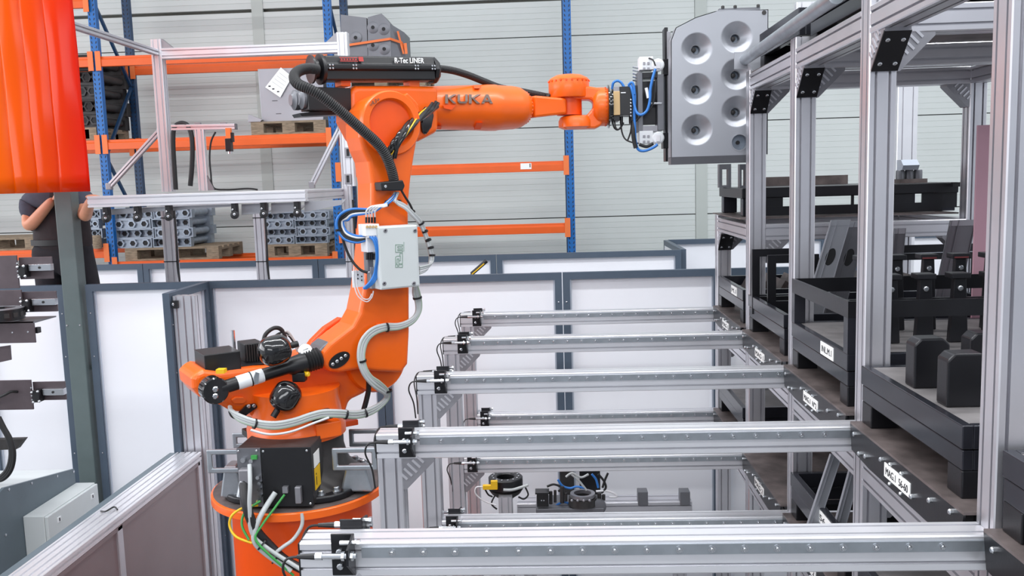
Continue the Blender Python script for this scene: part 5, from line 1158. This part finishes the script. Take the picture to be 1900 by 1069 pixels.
# ------------------------------------------------------------------ strapped dark hoods on top
y = YPa+.05; zt_ = ztop+.145
o = thing('strapped_hoods', 'pair of dark sheet metal hoods tied together with an orange strap', 'hood', (at(700, 100, y).x, y+.2, zt_))
def hz(px, py, yy): return at(px, py, yy)
L = [hz(632, 27, y), hz(680, 33, y), V((hz(682, 110, y).x, y, zt_)), V((hz(632, 110, y).x, y, zt_))]
MB().prism(L, (0, .45, 0)).build('hood_shell', 'sheetdark', o)
L = [hz(682, 32, y-.01), hz(708, 25, y-.01), hz(724, 44, y-.01), V((hz(726, 110, y).x, y-.01, zt_)), V((hz(682, 110, y).x, y-.01, zt_))]
MB().prism(L, (0, .45, 0)).build('hood_shell', 'sheetdark', o)
L = [hz(724, 44, y), hz(750, 60, y+.1), hz(752, 102, y+.1), V((hz(753, 110, y).x, y+.1, zt_)), V((hz(726, 110, y).x, y, zt_))]
MB().prism(L, (0, .4, 0)).build('hood_shell', 'sheetdark', o)
for px, py in ((660, 70), (692, 51), (712, 54), (692, 84), (713, 91)):
    q = hz(px, py, y-.011); MB().lathe(q+Y3*.0, -Y3, [(.065, 0), (.055, .004), (.02, .008), (.02, .012)], 20).build('dimple', 'sheetdark', o, smooth=40); MB().lathe(q-Y3*.012, -Y3, [(.02, 0), (.018, .003)], 12).build('dimple_hole', 'pipedark', o)
st = [hz(644, 84, y-.03), hz(684, 78, y-.035), hz(724, 72, y-.035), hz(745, 79, y+.03), hz(752, 92, y+.08)]
for a, b in zip(st[:-1], st[1:]): d = b-a; MB().obox((a+b)/2, d, Y3, d.cross(Y3), d.length+.01, .004, .025).build('strap_band', 'strap', o)
a, b = hz(738, 58, y+.02), hz(749, 100, y+.05); d = b-a; MB().obox((a+b)/2, d, Y3, d.cross(Y3), d.length, .01, .02).build('strap_band', 'strap', o); a, b = hz(752, 80, y+.05), hz(754, 100, y+.05); d = b-a; MB().obox((a+b)/2, d, Y3, d.cross(Y3), d.length, .01, .03).build('strap_end', 'strap', o)
# ================================================================== worker at the gantry
YK = 7.17
ZK = at(110, 449, YK).z-1.0                                  # level he stands on
pf = thing('work_platform', 'grey steel work platform the worker stands on', 'platform', (-4.2, 7.75, 0))
MB().box((-5.0, 7.0, ZK-.04), (-3.5, 8.55, ZK)).build('deck', 'galv', pf)
for x in (-4.96, -3.56):
    for y in (7.04, 8.5): MB().box((x-.03, y-.03, 0), (x+.03, y+.03, ZK-.04)).build('leg', 'galv', pf)
for i in range(3): MB().box((-5.0-.25*(i+1), 7.3, ZK*(.75-.25*i)-.03), (-5.0-.25*i, 8.2, ZK*(.75-.25*i))).build('step', 'galv', pf)
for y in (7.3, 8.17): MB().prism([(-5.0, y, ZK-.04), (-5.0, y, ZK-.2), (-5.75, y, 0), (-5.6, y, 0)], (0, .03, 0)).build('stair_side', 'galv', pf)
wk = thing('person', 'worker in slate T-shirt and dark work vest reaching for the aluminium beam', 'person', (at(112, 449, YK).x, YK, ZK))
def skin(name, pts, edges, m, root=0, sub=2):
    me = bpy.data.meshes.new(name); org = ORG[wk.name]; me.from_pydata([tuple(V(p[0])-org) for p in pts], edges, []); me.materials.append(M[m])
    o = bpy.data.objects.new(name, me); COL.objects.link(o); o.parent = wk; ORG[o.name] = org
    o.modifiers.new('skin', 'SKIN'); sv = me.skin_vertices[0].data
    for i, p in enumerate(pts): r = p[1]; sv[i].radius = r if isinstance(r, tuple) else (r, r); sv[i].use_root = (i == root)
    o.modifiers['skin'].use_smooth_shade = True; s = o.modifiers.new('sub', 'SUBSURF'); s.levels = sub; s.render_levels = sub
    return o
cx = at(113, 449, YK).x; hip = V((cx, YK, ZK+.98)); chest = V((cx+.00, YK, ZK+1.28)); neck = V((cx+.01, YK-.01, ZK+1.50)); 
shN = at(58, 374, YK-.05); shF = at(150, 372, YK-.02)
elN = at(52, 424, YK-.16); haN = at(100, 368, YK-.22); elF = at(158, 402, YK-.22); haF = V((xa-.012, GN+.035, zN+.02))
hd = V((cx+.05, YK-.03, ZK+1.66))
kn = [V((cx-.12, YK, ZK+.52)), V((cx+.18, YK+.01, ZK+.52))]; an = [V((cx-.11, YK+.03, ZK+.09)), V((cx+.13, YK+.0, ZK+.09))]; hp = [hip+V((-.10, 0, -.04)), hip+V((.12, 0, -.04))]
toe = [an[0]+V((.04, -.16, -.04)), an[1]+V((.06, -.15, -.04))]
P = [(hip, (.14, .10)), (hip+V((0, 0, .14)), (.13, .10)), (chest, (.15, .11)), (neck-V((0, 0, .05)), (.10, .08)), (neck+V((.01, 0, .04)), .055),
     (shN, .07), (elN, .058), (haN+(elN-haN)*.18, .040), (shF, .07), (elF, .055), (haF+(elF-haF)*.18, .038),
     (hp[0], .09), (kn[0], .06), (an[0], .045), (hp[1], .09), (kn[1], .06), (an[1], .045), (hd+V((0, 0, -.07)), .06), (hd, (.075, .09)), (hd+V((0, 0, .07)), (.06, .075)), (haN, .028), (haF+(elF-haF)*.06, .028)]
E_ = [(0, 1), (1, 2), (2, 3), (3, 4), (3, 5), (5, 6), (6, 7), (3, 8), (8, 9), (9, 10), (0, 11), (11, 12), (12, 13), (0, 14), (14, 15), (15, 16), (4, 17), (17, 18), (18, 19), (7, 20), (10, 21)]
skin('body', P, E_, 'skin')
skin('shirt', [(hip+V((0, 0, .10)), (.20, .15)), (chest, (.22, .16)), (neck-V((0, 0, .07)), (.15, .12)), (neck-V((0, 0, .02)), .08), (shN, .11), (shN.lerp(elN, .75), .095), (shF, .11), (shF.lerp(elF, .7), .09)], [(0, 1), (1, 2), (2, 3), (2, 4), (4, 5), (2, 6), (6, 7)], 'shirt')
skin('vest', [(hip+V((.02, 0, -.12)), (.24, .165)), (hip+V((.02, 0, .04)), (.255, .185)), (hip+V((.02, 0, .18)), (.235, .185)), (chest+V((.04, 0, -.02)), (.225, .185)), (chest+V((.05, 0, .12)), (.19, .17)), (chest+V((.05, 0, .18)), (.15, .14))], [(0, 1), (1, 2), (2, 3), (3, 4), (4, 5)], 'vest', sub=2)
skin('trousers', [(hip+V((.02, 0, .09)), (.24, .16)), (hip+V((.02, 0, -.06)), (.27, .185)), (hp[0]-V((0, 0, .12)), .15), (kn[0], .115), (an[0], .10), (hp[1]-V((0, 0, .12)), .16), (kn[1], .12), (an[1], .10)], [(0, 1), (1, 2), (2, 3), (3, 4), (1, 5), (5, 6), (6, 7)], 'trousers')
bt = MB(); bt.lathe_closed(hip+V((0, 0, .0)), Z3, [(.19, 0), (.232, 0), (.232, .045), (.19, .045)], 28)
for v in bt.v: v.y = YK+(v.y-YK)*.76
bt.build('belt', 'rubber', wk, smooth=40)
for i in range(3): q = hip+V((.02+.03*i, -.158, .02)); MB().lathe(q, -Y3, [(.008, 0), (.006, .006)], 8).build('belt_stud', 'steel', wk)
for a, t in zip(an, toe):
    MB().ell((a+t)/2+V((0, 0, -.01)), (X3, (t-a).normalized(), Z3), (.052, .13, .06), 16, 10).build('shoe', 'rubber', wk, smooth=60)
def hand(w0, d, up, name, curl):
    d = V(d).normalized(); sd = d.cross(V(up)).normalized(); up = sd.cross(d).normalized(); mb = MB(); mb.ell(w0+d*.045, (sd, d, up), (.042, .055, .018), 14, 10)
    for i, (o, l) in enumerate(((-.030, .065), (-.010, .078), (.011, .073), (.030, .058))):
        b = w0+d*.085+sd*o; p1 = b+(d*math.cos(curl*.5)-up*math.sin(curl*.5))*l*.4; p2 = p1+(d*math.cos(curl*1.2)-up*math.sin(curl*1.2))*l*.35; p3 = p2+(d*math.cos(curl*1.8)-up*math.sin(curl*1.8))*l*.25
        mb.tube([b-d*.02, b, p1, p2, p3], .0095-.0007*abs(i-1.5), 8, 3)
    b = w0+d*.025-sd*.034; mb.tube([w0+d*.01-sd*.02, b, b+(d*.6-sd*.8-up*.3).normalized()*.035, b+(d*.9-sd*.5-up*.6).normalized()*.065], .0115, 8, 3)
    mb.build(name, 'skin', wk, smooth=70)
hand(haN, (haN-elN).normalized()*.7+V((.5, -.3, .2)), V((-.3, -.5, .8)), 'near_hand', .7)
hand(haF+V((-.035, .03, .02)), V((1, -.45, -.05)), V((.1, -.1, 1)), 'far_hand', 1.0)
# head details (behind the curtain)
fd_ = V((.75, -.65, -.1)).normalized(); sd_ = fd_.cross(Z3).normalized()
mb = MB(); mb.ell(hd+V((0, 0, .035))-fd_*.015, (fd_, sd_, Z3), (.105, .088, .10), 20, 12); mb.build('hair', 'hair', wk, smooth=60)
MB().ell(hd+fd_*.03+V((0, 0, -.015)), (fd_, sd_, Z3), (.075, .072, .105), 20, 12).build('face', 'skin', wk, smooth=60)
MB().ell(hd+fd_*.108+V((0, 0, -.025)), (fd_, sd_, Z3), (.018, .013, .026), 10, 8).build('nose', 'skin', wk, smooth=60)
for s in (-1, 1):
    MB().ell(hd+sd_*s*.085+V((0, 0, -.02)), (fd_, sd_, Z3), (.022, .010, .034), 10, 8).build('ear', 'skin', wk, smooth=60); MB().ell(hd+fd_*.095+sd_*s*.030+V((0, 0, .005)), (fd_, sd_, Z3), (.010, .014, .008), 10, 8).build('eye', 'white', wk, smooth=60)
MB().ell(hd+fd_*.098+V((0, 0, -.068)), (fd_, sd_, Z3), (.008, .024, .007), 10, 8).build('mouth', 'red', wk, smooth=60)
# ================================================================== tool dock at the left edge
YD = 5.6
dk = thing('tool_dock', 'dark bracket plates for tool docking at the left picture edge', 'tool dock', (at(-60, 700, YD).x, YD, atx(8, 905, -3.64).z-.03))
xc = at(-75, 700, YD).x
zdk = atx(8, 905, -3.64).z-.03
MB().box((xc-.06, YD-.06, zdk+.02), (xc+.06, YD+.06, 2.85)).build('dock_column', 'pipeblack', dk, bevel=.004)
MB().box((xc-.3, YD-.12, zdk), (xc+.08, YD+.12, zdk+.02)).build('dock_foot', 'pipeblack', dk)
def dplate(px0, px1, py0, py1, y, name='plate', m='sheetdark', th=.012, sk=0):
    a = at(px0, py0, y); b = at(px1, py1, y); x0 = max(a.x, xc+.06) if px0 > -60 else xc+.06
    return MB().prism([(x0, y, b.z), (b.x, y, b.z), (b.x-.0, y, a.z), (x0, y, a.z)], (0, th, 0)).build(name, m, dk, bevel=.002)
M['dockplate'] = mat('brown_black_plate', '5a5054', .4, .35, .12, 14)
def station(py, px_m, px_r, h0, h1):
    dplate(-80, px_m, py, py+h0, YD-.03, 'dock_plate', 'dockplate'); p_ = dplate(px_m-2, px_r, py+1, py+h1, YD+.0, 'arm_plate', 'dockplate')
    a = at(px_m+17, py+14, YD-.035); b = at(px_r-4, py+25, YD-.035); MB().box((a.x, YD-.04, b.z), (b.x, YD, a.z)).build('silver_block', 'steel', dk, bevel=.002)
    MB().lathe(((a.x+b.x)/2, YD-.04, (a.z+b.z)/2), -Y3, [(.008, 0), (.008, .004)], 10).build('block_screw', 'pipedark', dk)
    q = at(px_m+9, py+26, YD-.04); jt = MB().box(q-V((.022, .03, .04)), q+V((.022, .03, .04))).build('joint_block', 'black', dk, bevel=.003); k = MB()
    for dx, dz in ((-.02, .03), (.02, .035), (-.015, -.035), (.025, -.03)): k.ell(q+V((dx, -.036, dz)), (X3, Y3, Z3), (.009, .009, .009), 8, 6)
    k.build('joint_bolts', 'steel', jt, kind='stuff'); k = MB()
    for i in range(4): bolt(k, at(px_m-4+i*.6, py+12+i*7.3, YD-.03), -Y3, .006, .005)
    k.build('plate_bolts', 'steel', p_, kind='stuff')
station(477, 36, 99, 58, 40); station(541, 42, 107, 32, 37); station(708, 62, 123, 52, 34)
a = at(2, 583, YD-.12); rg = MB().lathe_closed(a-Z3*.035, Z3, [(.095, 0), (.135, 0), (.135, .07), (.095, .07)], 40).build('coupling_ring', 'black', dk, smooth=35)
MB().lathe_closed(a+Z3*.036, Z3, [(.09, 0), (.138, 0), (.138, .006), (.09, .006)], 40).build('ring_lip', 'cast', rg, smooth=35); k = MB()
for i in range(16): t = 2*math.pi*i/16; k.obox(a+V((.136*math.cos(t), .136*math.sin(t), 0)), V((-math.sin(t), math.cos(t), 0)), V((math.cos(t), math.sin(t), 0)), Z3, .03, .006, .03)
k.build('ring_slots', 'pipeblack', rg, kind='stuff')
dplate(-80, 66, 599, 636, YD-.14, 'ring_shelf', 'dockplate'); b = at(66, 599, YD-.14); MB().box((xc+.06, YD-.14, b.z), (b.x, YD+.10, b.z+.008)).build('shelf_top', 'sheetdark', dk); q = at(69, 612, YD-.1); MB().box(q-V((.014, .02, .02)), q+V((.014, .02, .016))).build('shelf_plug', 'black', dk)
k = MB(); bolt(k, at(23, 617, YD-.14), -Y3, .006, .004); bolt(k, at(52, 616, YD-.14), -Y3, .006, .004); k.build('shelf_screws', 'steel', dk, kind='stuff')
P = [at(-80, 655, YD-.1), at(18, 641, YD-.1), at(20, 668, YD-.1), at(-80, 690, YD-.1)]; MB().prism(P, (0, .012, 0)).build('skew_plate', 'dockplate', dk)
MB().tube([at(-20, 745, YD-.06), at(8, 733, YD-.08), at(20, 727, YD-.07), at(32, 727, YD-.03)], .009, 8).build('dock_cable', 'rubber', dk, smooth=60)
for i in range(3): MB().tube([at(x+i*3, y+i*2, YD-.1) for x, y in ((-8, 770), (2, 790), (14, 812), (20, 838), (16, 865), (4, 882), (-12, 888), (-30, 880))], .014, 8).build('hanging_cable', 'rubber', dk, smooth=60)
P = [at(-80, 818, YD), at(44, 815, YD), at(30, 834, YD), at(-80, 838, YD)]; MB().prism(P, (0, .05, 0)).build('cable_arm', 'pipeblack', dk)
# ------------------------------------------------------------------ machine cabinet and switch box
mc = thing('machine_cabinet', 'dark grey machine cabinet with sloping top behind the barrier', 'cabinet', (-4.2, 6.0, 0))
XM = -3.64
pts = [atx(138, 870, XM), atx(8, 905, XM)]; p2 = pts[1]
side = [V((XM, pts[0].y, 0)), V((XM, pts[0].y, pts[0].z)), p2, V((XM, p2.y-.10, p2.z-.03)), V((XM, 5.1, p2.z-.03)), V((XM, 5.1, 0))]
MB().prism(side, (-.02, 0, 0)).build('side_panel', 'cabgrey', mc); MB().prism([v-V((.021, 0, .006)) for v in side], (-.95, 0, 0)).build('cabinet_body', 'lightgrey', mc)
k = MB()
for f in (.05, .35, .72, .98): bolt(k, pts[1].lerp(pts[0], f)+V((0, 0, -.02)), X3, .010, .006)
bolt(k, atx(10, 993, XM), X3, .010, .006); k.build('panel_screws', 'steel', mc, kind='stuff')
sb = thing('switch_box', 'light grey switch box with two locks on the cabinet side', 'switch box', (-3.55, 6.4, .85))
zb = atx(42, 959, XM).z; y0, y1 = atx(42, 959, XM).y, atx(141, 897, XM).y; x1 = at(84, 960, y0).x
MB().box((XM+.001, y0, zb-.34), (x1-.012, y1, zb)).build('box_body', 'lightgrey', sb, bevel=.004); dr = MB().box((x1-.011, y0+.006, zb-.334), (x1+.012, y1-.006, zb-.008)).build('box_door', 'lightgrey', sb, bevel=.004)
for f in (.2, .86):
    q = V((x1+.012, y0+(y1-y0)*f, zb-.075)); MB().box(q-V((0, .02, .018)), q+V((.005, .02, .018))).build('lock_plate', 'white', dr); MB().box(q+V((.005, -.005, -.011)), q+V((.008, .005, .011))).build('lock_slot', 'ink', dr)
k = MB(); bolt(k, (x1+.012, y0+.05, zb-.28), X3, .008, .006); k.build('door_screw', 'steel', dr)
# ------------------------------------------------------------------ tool stands under the slide rails
YT = 5.95
c = at(938, 888, YT); rs = thing('ring_stand', 'black coupling ring on a short aluminium stand with yellow sensor', 'stand', (c.x, YT, 0))
q = at(938, 930, YT-.12); MB().beam((q.x, YT-.12, 0), (q.x, YT-.12, at(938, 919, YT-.12).z), .09, .09, 2, 2, (0, 1, 0)).build('stand_post', 'alu', rs)
MB().lathe(V((c.x, YT, c.z-.14)), Z3, [(.045, -.9), (.045, 0), (.10, .04), (.12, .07)], 28).build('stand_cone', 'pipeblack', rs, smooth=40)
rg = MB().lathe_closed(V((c.x, YT, c.z-.06)), Z3, [(.06, 0), (.118, 0), (.118, .07), (.112, .076), (.066, .076), (.06, .07)], 44).build('coupling_ring', 'black', rs, smooth=35); k = MB()
for i in range(14): t = 2*math.pi*i/14; bolt(k, V((c.x+.09*math.cos(t), YT+.09*math.sin(t), c.z+.016)), Z3, .007, .005)
k.build('ring_bolts', 'steel', rg, kind='stuff')
q = at(911, 903, YT-.13); MB().box(q-V((.055, .015, .018)), q+V((.045, .015, .012))).build('yellow_sensor', 'yellow', rs, bevel=.003); MB().box(q+V((.0, -.015, .012)), q+V((.045, .015, .04))).build('yellow_sensor', 'yellow', rs)
MB().tube([q-V((.055, 0, 0)), q-V((.10, 0, .005)), q-V((.105, 0, .05)), q-V((.05, 0, .10)), q-V((-.03, 0, .13))], .005, 6).build('sensor_cable', 'whitecable', rs, smooth=60)
MB().tube([at(x, y, YT-.12) for x, y in ((934, 909), (950, 909), (965, 905), (980, 900))], .010, 8).build('grey_hose', 'greycable', rs, smooth=60)
for pts in ([(975, 905), (980, 918), (972, 926), (962, 922)], [(900, 908), (906, 918), (914, 922)], [(918, 920), (912, 935), (922, 945)]): MB().tube([at(x, y, YT-.1) for x, y in pts], .006, 6).build('loose_cable', 'rubber', rs, smooth=60)
YB_ = 6.25
bs = thing('tool_bench', 'aluminium cross beam bench carrying docked tools below the rails', 'bench', (at(1120, 940, YB_).x, YB_, 0))
a = at(960, 928, YB_); b = at(1281, 928, YB_); za = a.z
MB().beam((a.x, YB_, za-.055), (b.x, YB_, za-.055), .16, .11, 2, 2).build('bench_beam', 'alu', bs)
for x in (a.x+.08, b.x-.08): MB().beam((x, YB_, 0), (x, YB_, za-.11), .09, .09, 2, 2, (0, 1, 0)).build('bench_leg', 'alu', bs)
for px in (1193, 1271): q = at(px, 925, YB_-.09); MB().box(q-V((.035, .01, .05)), q+V((.035, .08, .05))).build('end_clip', 'sheetdark', bs, bevel=.003)
YO = 5.95
tl = thing('docked_tool', 'black tool with steel ring and blue hoses waiting on the bench', 'tool', at(1080, 945, YO))
c = at(1081, 916, YO); MB().box((at(995, 950, YO).x, YO-.06, at(995, 955, YO).z-.05), (at(1120, 950, YO).x, YB_-.085, at(995, 939, YO).z)).build('tool_base', 'sheetdark', tl, bevel=.004)
MB().lathe_closed(c-Z3*.02, Z3, [(.06, 0), (.085, 0), (.085, .025), (.06, .025)], 40).build('steel_ring', 'cast', tl, smooth=35); MB().lathe_closed(c-Z3*.075, Z3, [(.055, 0), (.10, 0), (.095, .05), (.055, .05)], 36).build('ring_base', 'pipeblack', tl, smooth=35)
for i in range(4): MB().ell(at(1061+i*11, 929, YO-.1), (X3, Y3, Z3), (.010, .010, .010), 10, 8).build('round_knob', 'cast', tl, smooth=60)
q = at(1007, 925, YO-.02); MB().box(q-V((.04, .04, .045)), q+V((.04, .04, .045))).build('end_block', 'black', tl, bevel=.003); MB().box(q+V((-.05, -.045, .045)), q+V((.045, .045, .055))).build('block_lid', 'black', tl); k = MB(); bolt(k, q-V((.008, .04, 0)), -Y3, .005, .004); bolt(k, q-V((-.008, .04, 0)), -Y3, .005, .004); k.build('block_screws', 'steel', tl, kind='stuff')
for px, py0, py1, r in ((1022, 935, 912, .012), (1030, 932, 910, .010), (1043, 933, 903, .015), (1050, 930, 915, .010), (1112, 930, 915, .014), (1120, 928, 918, .012)): MB().cyl(at(px, py0, YO), at(px, py1, YO), r, 10).build('valve_stem', 'pipeblack', tl, smooth=35)
q = at(1052, 893, YB_+.13); MB().box(q-V((.05, .03, .30)), q+V((.05, .03, .09))).build('tall_block', 'pipeblack', tl); q = at(1098, 888, YB_+.15); MB().box(q-V((.09, .05, .28)), q+V((.06, .05, .10))).build('dark_block', 'black', tl, bevel=.006)
for pts, m in (([(1015, 903), (1028, 899), (1042, 905), (1036, 912)], 'rubber'), ([(1035, 890), (1044, 902), (1058, 906), (1070, 903), (1085, 906)], 'bluehose'), ([(1060, 880), (1072, 890), (1082, 902), (1088, 910)], 'greycable'), ([(1110, 880), (1120, 892), (1124, 905), (1116, 915)], 'rubber'), ([(1128, 878), (1122, 892), (1118, 905)], 'rubber'), ([(1025, 955), (1030, 940), (1045, 932), (1060, 935), (1075, 934)], 'bluehose'), ([(1106, 912), (1125, 911), (1140, 916), (1144, 922), (1130, 922)], 'whitecable'), ([(1098, 880), (1106, 890), (1110, 905)], 'bluehose'), ([(1050, 885), (1062, 878), (1078, 886), (1092, 880)], 'greycable')):
    MB().tube([at(x, y, YO+.02) for x, y in pts], .008, 8).build('tool_hose', m, tl, smooth=60)
MB().lathe(at(1111, 938, YO-.02), -Y3, [(.05, 0), (.05, .03), (.03, .035)], 20).build('round_cap', 'sheetdark', tl, smooth=35)
# black and yellow rod leaning on the front fence from behind
q0, q1 = at(872, 511, FY+.06), at(903, 484, FY+.06); d = (q1-q0).normalized(); b0 = q1-d*1.0
wr_ = thing('warning_rod', 'black rod with yellow stripe sticking up behind the front fence', 'rod', b0)
base = V((b0.x-.9, FY+.5, 0)); MB().cyl(base, q1-d*.16, .008, 8).build('rod_tail', 'black', wr_, smooth=40); MB().cyl(q1-d*.16, q1, .016, 12).build('rod', 'black', wr_, smooth=40); MB().obox(q1-d*.09-Y3*.016+Z3*-.004, d, Y3, d.cross(Y3), .13, .004, .008).build('yellow_stripe', 'yellow', wr_)
